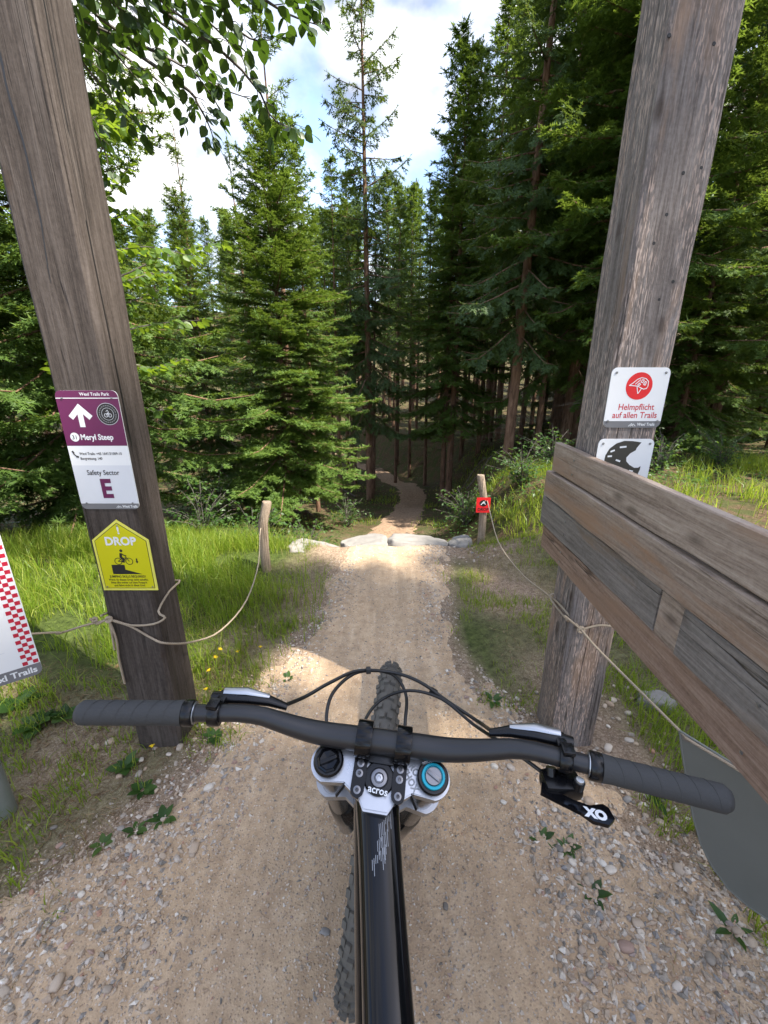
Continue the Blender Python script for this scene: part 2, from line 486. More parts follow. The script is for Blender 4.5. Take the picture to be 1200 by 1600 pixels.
M['bark'] = m_bark('spruce_bark', (0.075, 0.044, 0.030), (0.22, 0.13, 0.086), (0.35, 0.23, 0.16))
M['bark_grey'] = m_bark('beech_bark', (0.06, 0.055, 0.05), (0.13, 0.12, 0.105), (0.22, 0.2, 0.18))
M['twig'] = m_plain('dead_twig', (0.10, 0.082, 0.066), 0.9, 0, 0.1)
M['stone'] = m_stone('stones')
M['ground'] = m_ground('ground_soil')
M['trail'] = m_trail('trail_gravel')
M['beech'] = m_leaf('beech_leaves', (0.012, 0.030, 0.008), (0.024, 0.055, 0.012), (0.045, 0.085, 0.018), 0.24, (0.16, 0.30, 0.02))
M['hazel'] = m_leaf('hazel_leaves', (0.04, 0.085, 0.012), (0.08, 0.15, 0.02), (0.14, 0.22, 0.03), 0.42, (0.36, 0.50, 0.03))
M['shrub'] = m_leaf('shrub_leaves', (0.025, 0.065, 0.014), (0.05, 0.11, 0.024), (0.09, 0.16, 0.04), 0.36, (0.25, 0.40, 0.05))
M['weed'] = m_leaf('weed_leaves', (0.02, 0.055, 0.012), (0.045, 0.10, 0.022), (0.085, 0.145, 0.035), 0.3, (0.2, 0.36, 0.03))
M['grass'] = m_leaf('grass_blades', (0.09, 0.165, 0.014), (0.19, 0.285, 0.026), (0.36, 0.38, 0.075), 0.45, (0.50, 0.62, 0.05))
M['drygrass'] = m_leaf('dry_grass', (0.13, 0.12, 0.04), (0.24, 0.20, 0.085), (0.36, 0.29, 0.15), 0.35, (0.45, 0.38, 0.12))
M['rope'] = m_rope('hemp_rope', (0.30, 0.235, 0.165), (0.52, 0.435, 0.33))
M['white'] = m_plain('white_sign_face', (0.78, 0.79, 0.80), 0.35, var=0.03, scale=12)
M['purple'] = m_plain('purple_print', (0.125, 0.012, 0.075), 0.35, var=0.04)
M['signgrey'] = m_plain('grey_print', (0.17, 0.17, 0.18), 0.4, var=0.04)
M['ink'] = m_plain('black_print', (0.015, 0.014, 0.014), 0.45, var=0.05)
M['palewhite'] = m_plain('pale_print', (0.66, 0.68, 0.72), 0.35, var=0.03)
M['yellow'] = m_plain('yellow_sign_face', (0.62, 0.58, 0.005), 0.4, var=0.04)
M['yellowlight'] = m_plain('yellow_border_print', (0.78, 0.74, 0.12), 0.4, var=0.03)
M['red'] = m_plain('red_print', (0.70, 0.018, 0.022), 0.4, var=0.04)
M['redtext'] = m_plain('red_lettering', (0.55, 0.035, 0.05), 0.4, var=0.04)
M['crimson'] = m_plain('crimson_print', (0.46, 0.012, 0.04), 0.4, var=0.04)
M['helmet'] = m_plain('helmet_print', (0.045, 0.042, 0.035), 0.45, var=0.05)
M['screw'] = m_plain('screw_steel', (0.28, 0.28, 0.28), 0.4, 0.8)
M['galv'] = m_plain('galvanised_steel', (0.40, 0.43, 0.45), 0.42, 0.75, scale=18, var=0.2)
M['greyback'] = m_plain('grey_sheet', (0.165, 0.172, 0.155), 0.5, var=0.16, scale=7)
M['barblack'] = m_plain('matt_black_bar', (0.018, 0.018, 0.020), 0.38, 0.0, 0.45, 0.05)
M['blackalu'] = m_plain('black_anodised', (0.006, 0.006, 0.007), 0.26, 0.0, 0.35)
M['rubber'] = m_plain('grip_rubber', (0.052, 0.052, 0.052), 0.75, 0, 0.25, bump=0.3, scale=300)
M['tyre'] = m_plain('tyre_rubber', (0.115, 0.108, 0.095), 0.9, 0, 0.2, var=0.35, scale=60)
M['gloss'] = m_plain('gloss_black_paint', (0.004, 0.004, 0.005), 0.12, 0, 0.22, 0.12, var=0.1)
M['silver'] = m_plain('polished_aluminium', (0.46, 0.47, 0.49), 0.30, 0.9, var=0.08)
M['steelgrey'] = m_plain('bolt_grey', (0.20, 0.20, 0.21), 0.3, 0.9)
M['teal'] = m_plain('teal_ring', (0.0, 0.30, 0.40), 0.3, 0.3)
M['decal'] = m_plain('pale_decal', (0.27, 0.28, 0.30), 0.4, var=0.05)
M['etch'] = m_plain('etched_lettering', (0.30, 0.31, 0.32), 0.5, 0.5)
M['stanchion'] = m_plain('fork_tube', (0.05, 0.045, 0.042), 0.2, 0.7)
M['cable'] = m_plain('cable_black', (0.010, 0.010, 0.010), 0.4)
M['petal'] = m_plain('yellow_petals', (0.75, 0.52, 0.005), 0.6)
M['brick'] = m_plain('red_brick_shard', (0.46, 0.16, 0.10), 0.85, scale=80, var=0.2)
M['rock'] = m_plain('lip_rock', (0.24, 0.225, 0.205), 0.9, 0, 0.2, scale=14, var=0.35, bump=0.6)

# ------------------------------------------------------------------ terrain
PY = np.array([-60, 3.5, 3.75, 4.4, 7, 9, 13, 18, 26, 36, 50, 90, 200.])
PZ = np.array([0, 0, -.22, -.95, -1.33, -1.72, -2.45, -3.2, -3.75, -3.7, -2.2, 5, 26.])
RZ_Y = np.array([-60, 4.5, 7, 10, 14, 20, 30, 42, 60, 100, 200.]); RZ = np.array([0, 0, -.1, -.45, -1.0, -1.7, -2.0, -1.4, 1.0, 8, 28.])
LZ_Y = np.array([-60, 3.1, 4.0, 6, 9, 14, 22, 34, 55, 90, 200.]); LZ = np.array([0, 0, -.18, -.75, -1.5, -2.5, -3.5, -3.8, -2.5, 3, 24.])
CLY = np.array([-3, 0, 1.3, 2.1, 3.6, 7, 9, 13, 16, 19, 24, 30.]); CLX = np.array([0, 0, 0, -.04, .09, .1, .42, .95, .9, .05, -1.8, -4.0])
def cx(y): return np.interp(y, CLY, CLX)
EDL_Y = np.array([-4, .5, .9, 1.25, 1.7, 2.1, 2.8, 3.6, 7, 13, 30]); EDL = np.array([1.08, 1.04, .98, .72, .56, .45, .40, .40, .40, .42, .4])
EDR_Y = np.array([-4, .6, 1.0, 1.4, 1.8, 2.1, 2.8, 3.6, 7, 13, 30]); EDR = np.array([1.2, 1.15, .95, .62, .45, .40, .40, .46, .40, .42, .4])
def trail_d(x, y):
    """signed margin inside the trail (>0 inside), in units of the half width"""
    w = np.where(x < cx(y), np.interp(y, EDL_Y, EDL), np.interp(y, EDR_Y, EDR))
    return 1 - np.abs(x - cx(y)) / w
def zt(x, y):
    x = np.asarray(x, float); y = np.asarray(y, float)
    c = cx(y)
    zp, zr, zl = np.interp(y, PY, PZ), np.interp(y, RZ_Y, RZ), np.interp(y, LZ_Y, LZ)
    wr = sstep(0.75, 2.3, x - c) ; wl = sstep(0.6, 2.4, c - x)
    z = zp * (1 - wr - wl) + zr * wr + zl * wl
    z = z + 0.035 * np.maximum(0, x - 5) * sstep(6, 14, y)
    far = sstep(4, 9, np.abs(x - c)) + sstep(5, 12, y)
    z = z + (vnoise(x, y, 0.5, 1) - .5) * 0.25 * np.clip(far, 0, 1) + (vnoise(x, y, 1.6, 2) - .5) * 0.09 * np.clip(far + .2, 0, 1)
    off = sstep(0.0, -0.5, trail_d(x, y))
    z = z + off * ((vnoise(x, y, 3.1, 3) - .5) * 0.05 + (vnoise(x, y, 9, 4) - .5) * 0.02)
    z = z + 0.16 * np.exp(-(((x - 1.7) / .55) ** 2 + ((y - 3.5) / .7) ** 2))      # small needle-covered mound by the right stake
    return z
def gz(x, y): return float(zt(np.array([x]), np.array([y]))[0])

def axis_pts(segs):
    out = []
    for a, b, st in segs:
        out.append(np.arange(a, b, st))
    return np.unique(np.concatenate(out + [np.array([segs[-1][1]])]))
gx = axis_pts([(-160, -40, 10), (-40, -12, 2), (-12, -4, .4), (-4, 4, .06), (4, 12, .4), (12, 40, 2), (40, 161, 10)])
gy = axis_pts([(-60, -4, 4), (-4, -1.2, .3), (-1.2, 5, .06), (5, 12, .15), (12, 34, .5), (34, 60, 2), (60, 201, 10)])
X, Y = np.meshgrid(gx, gy)
Z = zt(X, Y) - .03 * sstep(.12, .3, trail_d(X, Y)) * sstep(27, 25, Y)
nx, ny = len(gx), len(gy)
idx = np.arange(nx * ny).reshape(ny, nx)
F4 = np.stack([idx[:-1, :-1], idx[:-1, 1:], idx[1:, 1:], idx[1:, :-1]], -1).reshape(-1, 4)
wood_a = np.clip(sstep(4.8, 8, Y) * (1 - .0 * X) + sstep(3.5, 5, X) * .6 + sstep(1.0, 1.6, X) * sstep(2.3, 3.0, Y) * .9 + sstep(-3.0, -4.5, X) * .8, 0, 1)
grass_a = np.clip((vnoise(X, Y, 2.3, 8) * 1.4 - .35) + sstep(-.5, -1.2, X) * sstep(1.4, 2.2, Y) * .8, 0, 1) * sstep(-.05, -.35, trail_d(X, Y))
ground = link('ground', new_mesh('ground', np.stack([X, Y, Z], -1).reshape(-1, 3), F4=F4, smooth=True,
              attr={'wood': wood_a.ravel(), 'grassy': grass_a.ravel()}), M['ground'])
tag(ground, 'brown soil and grass ground sloping into the wood', 'ground', kind='structure')

# trail: a sheet that lies a centimetre proud and dips under the ground along a ragged edge
ty = np.concatenate([np.arange(-3, -1.0, .15), np.arange(-1.0, .4, .06), np.arange(.4, 4.8, .045), np.arange(4.8, 27, .12)])
tu = np.linspace(-1.25, 1.25, 61)
TU, TY = np.meshgrid(tu, ty)
TW = np.where(TU < 0, np.interp(TY, EDL_Y, EDL), np.interp(TY, EDR_Y, EDR))
TX = cx(TY) + TU * TW
edge = (1 - np.abs(TU)) + (vnoise(TX, TY, 5, 21) - .5) * .42 + (vnoise(TX, TY, 15, 22) - .5) * .22
TZ = zt(TX, TY) + np.clip(edge * 0.06, -0.03, 0.012) + (vnoise(TX, TY, 7, 23) - .5) * .008 - .012 * np.exp(-((TX - cx(TY) - .02) / .12) ** 2) * sstep(.5, 2, TY)
nx2, ny2 = len(tu), len(ty)
idx = np.arange(nx2 * ny2).reshape(ny2, nx2)
F4 = np.stack([idx[:-1, :-1], idx[:-1, 1:], idx[1:, 1:], idx[1:, :-1]], -1).reshape(-1, 4)
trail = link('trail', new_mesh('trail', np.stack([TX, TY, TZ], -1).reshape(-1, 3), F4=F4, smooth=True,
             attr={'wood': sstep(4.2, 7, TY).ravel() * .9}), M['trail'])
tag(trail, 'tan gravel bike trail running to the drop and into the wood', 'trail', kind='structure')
def surf(x, y):
    x = np.asarray(x, float); y = np.asarray(y, float)
    e = trail_d(x, y) + (vnoise(x, y, 5, 21) - .5) * .42 + (vnoise(x, y, 15, 22) - .5) * .22
    zq = zt(x, y)
    tz = zq + np.clip(e * 0.06, -0.03, 0.012) + (vnoise(x, y, 7, 23) - .5) * .008 - .012 * np.exp(-((x - cx(y) - .02) / .12) ** 2) * sstep(.5, 2, y)
    return np.maximum(tz, zq - .03 * sstep(.12, .3, trail_d(x, y)))
def sz(x, y): return float(surf(np.array([x]), np.array([y]))[0])

# ------------------------------------------------------------------ stones
def stone_templates(n=5, sub=1):
    out = []
    for k in range(n):
        bm = bmesh.new(); bmesh.ops.create_icosphere(bm, subdivisions=sub, radius=1.0)
        rr = np.random.default_rng(k + 40)
        for v in bm.verts:
            v.co = Vector((v.co.x * (1 + rr.normal(0, .16)), v.co.y * (1 + rr.normal(0, .16)), v.co.z * (1 + rr.normal(0, .10)))) if sub < 2 else v.co * (1 + .3 * (vnoise([v.co.x * 1.7 + 9], [v.co.y * 1.7 + v.co.z * 1.3 + 5], 1, k)[0] - .5)); v.co = Vector([max(-.8, min(.8, q)) for q in v.co])
        bm.verts.index_update()
        out.append((np.array([v.co for v in bm.verts]), np.array([[v.index for v in f.verts] for f in bm.faces])))
        bm.free()
    return out
ST2 = stone_templates(6, 2)
ST1 = []
for k in range(6):
    rr = np.random.default_rng(k + 70)
    ST1.append((np.array([(1, 0, 0), (0, 1, 0), (-1, 0, 0), (0, -1, 0), (0, 0, 1), (0, 0, -1.)]) + rr.normal(0, .22, (6, 3)), np.array([(0, 1, 4), (1, 2, 4), (2, 3, 4), (3, 0, 4), (1, 0, 5), (2, 1, 5), (3, 2, 5), (0, 3, 5)])))
def gravel_mesh(name, x, y, r, tint=None, lift=0.3):
    Vs, Fs, Ts = [], [], []; off = 0
    pick = RNG.integers(0, len(ST1), len(x))
    for k, (tv, tf) in enumerate(ST1):
        m = pick == k; n = m.sum()
        if n == 0: continue
        a = RNG.uniform(0, 6.28, n)
        D = np.stack([np.cos(a), np.sin(a), RNG.normal(0, .25, n)], 1)
        D, S, N = frames(D, roll=.25)
        sc = np.stack([r[m] * RNG.uniform(.6, 1.0, n), r[m] * RNG.uniform(.8, 1.35, n), r[m] * RNG.uniform(.4, .75, n)], 1)
        O = np.stack([x[m], y[m], surf(x[m], y[m]) + r[m] * lift * .6], 1)
        V, F, T = scatter(tv, tf, O, D, S, N, sc)
        Vs.append(V); Fs.append(F + off); Ts.append(T); off += len(V)
    return new_mesh(name, np.concatenate(Vs), F3=np.concatenate(Fs), attr={'tint': np.concatenate(Ts)}, smooth=35)
# fine gravel over the near trail, thicker and coarser along both banks
N0 = 95000
x = RNG.uniform(-1.6, 1.7, N0); y = .45 + 3.2 * RNG.random(N0) ** 1.5
d = trail_d(x, y)
bank = np.exp(-((d - .15) / .28) ** 2) + (x > .45) * (y < 1.9) * 1.0 * (x < 1.25)
keep = RNG.random(N0) < np.clip(.5 + .6 * bank, 0, 1) * (d > -.25) * np.clip(.15 + 1.6 * vnoise(x, y, 2.5, 31) * vnoise(x, y, 7, 32) * 1.6, 0, 1)
x, y, d, bank = x[keep], y[keep], d[keep], bank[keep]
r = .0024 + .0085 * RNG.random(len(x)) ** 2.8 * (.5 + .8 * np.clip(bank, 0, 1))
gv = link('gravel', gravel_mesh('gravel', x, y, r), M['stone']); tag(gv, 'fine loose gravel strewn over the trail and its banks', 'gravel', kind='stuff')
# pebbles large enough to pick apart: one object each, children of the trail
peb_me = []
for k, (tv, tf) in enumerate(ST2):
    me = new_mesh('pebble', tv * np.array([.8, 1.1, .55]), F3=tf, smooth=True, attr={'tint': np.full(len(tv), k / 6.)}); me.materials.append(M['stone']); peb_me.append(me)
cnt = 0
while cnt < 285:
    u = random.random()
    if u < .62: px_, py_ = random.uniform(.42, 1.25), random.uniform(.62, 1.75)
    elif u < .8: px_, py_ = random.uniform(-1.25, -.62), random.uniform(.6, 1.5)
    elif u < .9: px_, py_ = random.gauss(.72, .12), random.gauss(3.35, .16)
    else: px_, py_ = random.uniform(-.9, .6), random.uniform(.6, 2.6)
    if u < .62 and random.random() > np.clip(1.25 - abs(px_ - .9) * 1.6, 0.1, 1): continue
    if .69 < px_ < .9 and 1.36 < py_ < 1.57: continue
    s_ = random.uniform(.008, .014) if random.random() < .8 else random.uniform(.014, .022)
    if u >= .9: s_ *= .7
    o = link('pebble', random.choice(peb_me), parent=trail, loc=(px_, py_, sz(px_, py_) + s_ * .2), rot=(random.uniform(-.3, .3), random.uniform(-.3, .3), random.uniform(0, 6.28)))
    o.scale = (s_, s_, s_ * random.uniform(.7, 1.1)); cnt += 1
# boulders that make the lip of the drop
def boulder(u0, u1, v, dy, label, seed):
    a, b = at_z(u0, v, 0.03), at_z(u1, v, 0.03); c = (a + b) / 2; w = np.linalg.norm(b - a) / 2
    rr = np.random.default_rng(seed)
    bm = bmesh.new(); bmesh.ops.create_icosphere(bm, subdivisions=4, radius=1.0)
    for q in bm.verts:
        p = np.array(q.co)
        f = 1 + .10 * (vnoise([p[0] * 2 + p[2]], [p[1] * 2 - p[2]], 1.3, seed)[0] - .5) * 2 + .14 * (vnoise([p[0] * 5], [p[1] * 5 + p[2] * 4], 1.2, seed + 3)[0] - .5)
        p = np.sign(p) * np.abs(p) ** .85 * f
        q.co = Vector((p[0] * w * 1.04, p[1] * dy * (1 + .25 * p[0] * (-1) ** seed), min(p[2], .42 + .16 * p[0] * (-1) ** seed + .1 * vnoise([p[0] * 4], [p[1] * 4], 1.0, seed + 8)[0]) * .17))
    me = bpy.data.meshes.new('boulder'); bm.to_mesh(me); bm.free()
    me.polygons.foreach_set('use_smooth', np.ones(len(me.polygons), bool))
    o = link('boulder', me, M['rock'], loc=(c[0], c[1] + .04, -.072), rot=(0, 0, math.atan2(b[1] - a[1], b[0] - a[0])))
    tag(o, label, 'boulder', 'boulders along the lip of the drop')
boulder(446, 532, 853, .15, 'grey boulder at the drop lip nearest the left wooden stake', 1)
boulder(533, 604, 843, .14, 'flat grey boulder in the drop lip just left of the trail middle', 2)
boulder(606, 700, 842, .14, 'long flat grey boulder in the drop lip right of the trail middle', 3)
boulder(704, 738, 843, .12, 'small grey boulder at the drop lip beside the right wooden stake', 4)

# ------------------------------------------------------------------ spruces
def twigs_to_mesh(name, o, d, n, L, K, nl, bw, tint, mat):
    """each twig is a flat brush of pointed needles: 2K side spikes and a tip"""
    m = len(o); s = nrm(np.cross(d, n)); n = np.cross(s, d)
    V, T = [], []
    tips = RNG.uniform(.75, 1.25, (m, K, 2))
    for k in range(K):
        f = (k + .15) / K
        b0 = o + d * (L * f)[:, None]
        b1 = b0 + d * bw * 2
        for q, sg in enumerate((-1, 1)):
            up = RNG.normal(.1, .35, m)[:, None]
            tip = b0 + (d * .75 + s * sg * .75 + n * up) * (nl * tips[:, k, q])[:, None]
            V.append(np.stack([b0, b1, tip], 1))
    e = o + d * L[:, None]
    V.append(np.stack([o - s * bw * .9, o + s * bw * .9, e + d * nl * .6], 1))
    V.append(np.stack([e - s * bw * 1.4 - d * nl * .5, e + s * bw * 1.4 - d * nl * .5, e + d * nl * .8], 1))
    V = np.stack(V, 1)                       # m, tris, 3, 3
    nt = V.shape[1]
    V = V.reshape(-1, 3); F = np.arange(len(V)).reshape(-1, 3)
    me = new_mesh(name, V, F3=F, attr={'tint': np.repeat(tint, nt * 3)})
    me.materials.append(mat); return me

def spruce(seed, H, cb, Rb, nbr, g=1.0, K=4, nl=.03, bw=.005, mat=None, droop=.25, top_sparse=0.0, hang=0.0, full=1.0, trunk_r=None, dead=0, power=.8):
    """meshes of one spruce: trunk, crown, boughs"""
    rs = np.random.default_rng(seed)
    tr = trunk_r or .0082 * H + .018
    zz = np.linspace(-.6, H, 16)
    mb = MB()
    wob = [(math.sin(z * .9 + seed) * .03 * (z / H), math.cos(z * .7 + seed) * .03 * (z / H)) for z in zz]
    mb.tube([(w[0], w[1], z) for w, z in zip(wob, zz)], [max(.006, tr * (1 - max(z, 0) / H) ** .85 * (1.25 if z < .1 else 1)) for z in zz], 9)
    trunk = mb
    OO, DD, NN, LL, TT = [], [], [], [], []
    bough = MB()
    hs = cb + (H - cb - .15) * (np.arange(nbr) / nbr) ** (1 / 1.12)
    for i, hz in enumerate(hs):
        t = (hz - cb) / (H - cb)
        if rs.random() < top_sparse * t: continue
        Lb = (Rb * (1 - t) ** power + .10) * rs.uniform(.72, 1.15)
        if t < .12: Lb *= .75 + 2 * t
        az = i * 2.39996 + rs.normal(0, .3)
        el = R(-14 + 55 * t ** 1.2) + rs.normal(0, .09)
        hd = np.array([math.cos(az), math.sin(az), 0.]); sdv = np.array([-math.sin(az), math.cos(az), 0.])
        dr = droop * (1 - t) * rs.uniform(.6, 1.3)
        def axis(s):
            s = np.asarray(s, float)
            r_ = Lb * s * math.cos(el)
            z_ = Lb * (s * math.sin(el) - dr * s ** 1.6 + dr * .75 * s ** 4)
            return np.stack([hd[0] * r_, hd[1] * r_, hz + z_], -1)
        ps = axis(np.linspace(0, 1, 5))
        if Lb > .35: bough.tube([tuple(p) for p in ps], [max(.003, .014 * Lb ** .7 * (1 - q) + .003) for q in np.linspace(0, .95, 5)], 4, False)
        # side branchlets
        nb = max(3, int(Lb / (.085 * g) * full))
        s = np.linspace(.14, .99, nb) + rs.normal(0, .015, nb); s = np.clip(s, .08, .995)
        side = np.where(np.arange(nb) % 2 == 0, 1., -1.)
        s = np.concatenate([s, s]); side = np.concatenate([side, -side])
        P0 = axis(s); T0 = nrm(axis(np.minimum(s + .03, 1.02)) - axis(s - .03))
        an = rs.uniform(R(38), R(66), len(s))
        bd = nrm(T0 * np.cos(an)[:, None] + sdv[None] * (np.sin(an) * side)[:, None] + np.array([0, 0, 1.])[None] * (rs.normal(-.05, .16, len(s)) - hang * rs.uniform(.3, 1.2, len(s)))[:, None])
        bl = np.clip((.44 * Lb * (1 - s) ** .75 + .05) * rs.uniform(.55, 1.15, len(s)), .04, .62)
        up = np.tile(np.array([[0, 0, 1.]]), (len(s), 1)) + rs.normal(0, .22, (len(s), 3))
        nrm_b = nrm(up - bd * np.sum(up * bd, 1, keepdims=True))
        # twigs on the branchlets
        reps = np.maximum(2, (bl / (.05 * g)).astype(int))
        ii = np.repeat(np.arange(len(s)), reps)
        kk = np.concatenate([np.arange(r_) for r_ in reps]); fr = (kk + .3) / reps[ii]
        tdn = np.array([0, 0, -1.])[None] * (hang * .5)
        for sg in (-1., 1.):
            sv = np.cross(bd[ii], nrm_b[ii]) * sg
            ta = rs.uniform(R(35), R(60), len(ii))
            td = nrm(bd[ii] * np.cos(ta)[:, None] + sv * np.sin(ta)[:, None] + nrm_b[ii] * rs.normal(.02, .2, len(ii))[:, None] + tdn)
            OO.append(P0[ii] + bd[ii] * (bl[ii] * fr)[:, None] + nrm_b[ii] * rs.normal(0, .01 * g, len(ii))[:, None]); DD.append(td); NN.append(nrm_b[ii])
            LL.append(np.clip(.085 * g * (1.1 - .6 * fr) * rs.uniform(.6, 1.3, len(ii)), .03, .2)); TT.append(np.clip(rs.normal(.45, .2, len(ii)), 0, 1))
        # the branchlet itself, in pieces
        fr2 = kk / reps[ii]
        OO.append(P0[ii] + bd[ii] * (bl[ii] * fr2)[:, None]); DD.append(bd[ii]); NN.append(nrm_b[ii]); LL.append(bl[ii] / reps[ii] * 1.15); TT.append(np.clip(rs.normal(.5, .2, len(ii)), 0, 1))
        # brush along the main axis
        na = max(4, int(Lb / (.07 * g))); sa = np.linspace(.2, 1, na)
        pa = axis(sa); ta_ = nrm(axis(np.minimum(sa + .02, 1.05)) - axis(sa - .02))
        OO.append(pa); DD.append(ta_); u2 = np.array([0, 0, 1.])[None] + rs.normal(0, .3, (na, 3)); NN.append(nrm(u2 - ta_ * np.sum(u2 * ta_, 1, keepdims=True))); LL.append(np.full(na, .08 * g)); TT.append(np.clip(rs.normal(.6, .2, na), 0, 1))
    # leader
    for zq in np.arange(H - .8, H, .05):
        a = rs.uniform(0, 6.28); d_ = nrm(np.array([[math.cos(a) * .5, math.sin(a) * .5, .8]]))
        OO.append(np.array([[wob[-1][0], wob[-1][1], zq]])); DD.append(d_); NN.append(nrm(np.cross(d_, np.array([[0.3, .5, .1]])))); LL.append(np.array([.06])); TT.append(np.array([.6]))
    crown = twigs_to_mesh('crown', np.concatenate(OO), nrm(np.concatenate(DD)), np.concatenate(NN), np.concatenate(LL), K, nl, bw, np.concatenate(TT), mat)
    # dead lower twigs
    dm = None
    if dead:
        dm = MB()
        for k in range(dead):
            hz = rs.uniform(.5, max(cb + .8, 1.2)); a = rs.uniform(0, 6.28); l = rs.uniform(.25, .95)
            e = (math.cos(a) * l, math.sin(a) * l, hz - rs.uniform(.0, .25) * l)
            dm.tube([(0, 0, hz), (e[0] * .55, e[1] * .55, hz + .03), e], [.008, .005, .002], 3, False)
            for q in range(3):
                f = rs.uniform(.35, .95); b = a + rs.choice([-1, 1]) * rs.uniform(.5, 1.0); l2 = l * .35
                dm.tube([(e[0] * f, e[1] * f, hz + (e[2] - hz) * f), (e[0] * f + math.cos(b) * l2, e[1] * f + math.sin(b) * l2, hz + (e[2] - hz) * f - .06)], [.004, .0015], 3, False)
    def fin(b, nm, mt):
        me = new_mesh(nm, b.V, faces=b.F, smooth=True); me.materials.append(mt); return me
    return dict(trunk=fin(trunk, 'trunk', M['bark']), boughs=fin(bough, 'boughs', M['bark']), crown=crown, dead=fin(dm, 'dead_twigs', M['twig']) if dm else None, H=H)

def plant_spruce(var, x, y, h=None, rot=None, label='', group=None, wide=1.0, z=None, name='spruce_tree'):
    s = (h / var['H']) if h else 1.0
    o = thing(name, label, 'tree', (x, y, (gz(x, y) if z is None else z)), (random.gauss(0, .012), random.gauss(0, .012), random.uniform(0, 6.28) if rot is None else rot), group)
    o.scale = (s * wide, s * wide, s)
    for k in ('trunk', 'boughs', 'crown', 'dead'):
        if var.get(k) is not None:
            c = link('dead_twigs' if k == 'dead' else k, var[k], parent=o)
            if k in ('boughs', 'dead'): c['kind'] = 'stuff'
            if k == 'crown': c['kind'] = 'stuff'
    return o

V_hero = spruce(11, 6.9, .7, 1.75, 185, 1.15, 3, .042, .0085, M['spruce_a'], droop=.22, full=1.0, power=.66)
V_sparse = spruce(12, 12.4, 2.4, 1.75, 125, 1.5, 3, .05, .011, M['spruce_c'], droop=.42, top_sparse=.35, hang=.75, full=.8, power=.62, dead=20)
V_dense = spruce(13, 11.0, 2.3, 2.0, 165, 1.6, 3, .055, .0125, M['spruce_b'], droop=.3, hang=.2, full=.95, dead=26)
V_near = spruce(14, 13.0, 1.9, 2.6, 150, 1.5, 3, .05, .0105, M['spruce_b'], droop=.42, hang=.6, full=.8, dead=16)
V_skirt = spruce(15, 9.0, .45, 2.25, 150, 1.4, 3, .05, .011, M['spruce_b'], droop=.36, hang=.3, full=.85)
V_far1 = spruce(16, 13.0, 4.4, 1.4, 95, 2.4, 2, .08, .018, M['spruce_b'], droop=.32, hang=.35, full=.9, dead=34)
V_far2 = spruce(17, 12.0, 3.0, 1.45, 95, 2.4, 2, .08, .018, M['spruce_c'], droop=.36, hang=.5, full=.9, dead=34)
V_thin = spruce(18, 10.0, 3.0, 1.25, 70, 1.9, 2, .06, .012, M['spruce_c'], droop=.36, top_sparse=.8, hang=.4, full=.6, dead=14)

plant_spruce(V_hero, -1.72, 7.3, 6.0, .4, 'bright green young spruce standing just left of the trail below the drop', wide=1.06)
plant_spruce(V_sparse, -.42, 12.4, 12.6, 1.0, 'tall sparse dark spruce with hanging boughs and thin top at the picture centre')
plant_spruce(V_dense, 1.9, 12.0, 10.4, 2.0, 'dense green spruce just right of the trail with a pointed spiky top')
plant_spruce(V_sparse, 2.75, 9.3, 11.8, .3, 'loose tall spruce standing behind the small red sign')
plant_spruce(V_dense, 4.2, 8.6, 13.5, 4.0, 'dense tall spruce standing left of the pale right gate post')
plant_spruce(V_near, 4.6, 10.8, 14.5, 5.2, 'large drooping spruce directly behind the pale right gate post')
plant_spruce(V_near, 7.9, 6.9, 13.5, 2.2, 'big spruce with drooping boughs right of the pale gate post')
plant_spruce(V_near, 9.6, 10.4, 15.5, .9, 'big spruce at the right picture edge behind the plank board')
plant_spruce(V_skirt, -3.75, 5.3, 8.6, .5, 'dark spruce with low boughs right behind the left gate post')
plant_spruce(V_skirt, -5.4, 4.2, 9.5, 2.5, 'dark spruce at the left picture edge behind the white info board')
plant_spruce(V_skirt, -3.5, 8.6, 5.8, 4.1, 'mid green spruce between the dark spruce and the bright young spruce')
plant_spruce(V_thin, -5.9, 14.5, 10.4, 1.2, 'thin bare-topped spruce against the sky left of the hazel leaves')
plant_spruce(V_thin, -4.75, 16.0, 10.8, 3.2, 'thin bare-topped spruce against the sky, second from the left')
plant_spruce(V_thin, -2.3, 10.8, 10.0, 2.2, 'thin pale-twigged spruce whose leader rises behind the bright young spruce')
plant_spruce(V_thin, -9.2, 15.5, 9.2, .2, 'thin spruce with short leader rising behind the left gate post')
plant_spruce(V_dense, -2.3, 14.2, 7.6, 1.7, 'dense spruce filling the gap left of the tall sparse spruce')
for (x_, y_, h_, lb) in ((7.0, 10.2, 7.5, 'low-boughed spruce in the shade just right of the right gate post'), (9.9, 13.2, 9.0, 'low-boughed spruce deeper in the wood right of the right gate post'),
                         (6.3, 14.2, 8.5, 'low-boughed spruce half hidden behind the right gate post'), (12.8, 14.8, 9.5, 'low-boughed spruce at the right picture edge above the plank board')):
    plant_spruce(V_skirt, x_, y_, h_, None, lb)
# trees out of the frame to the right that shade the gate and the trail head
for k, (s_, p_, h_) in enumerate(((13.5, -1.9, 22.0), (13.3, -.5, 21.5), (13.7, .9, 22.0), (13.2, 2.2, 21.0), (13.4, 3.4, 20.0), (15.4, .15, 24.3), (15.6, -1.2, 24.3), (14.6, 1.5, 23.2))):
    plant_spruce(V_thin if k > 6 else V_near, s_ * .883 + p_ * .469, -s_ * .469 + p_ * .883, h_, k * 1.3, 'spruce beside the trail head out of the picture to the right', 'spruces shading the trail head')
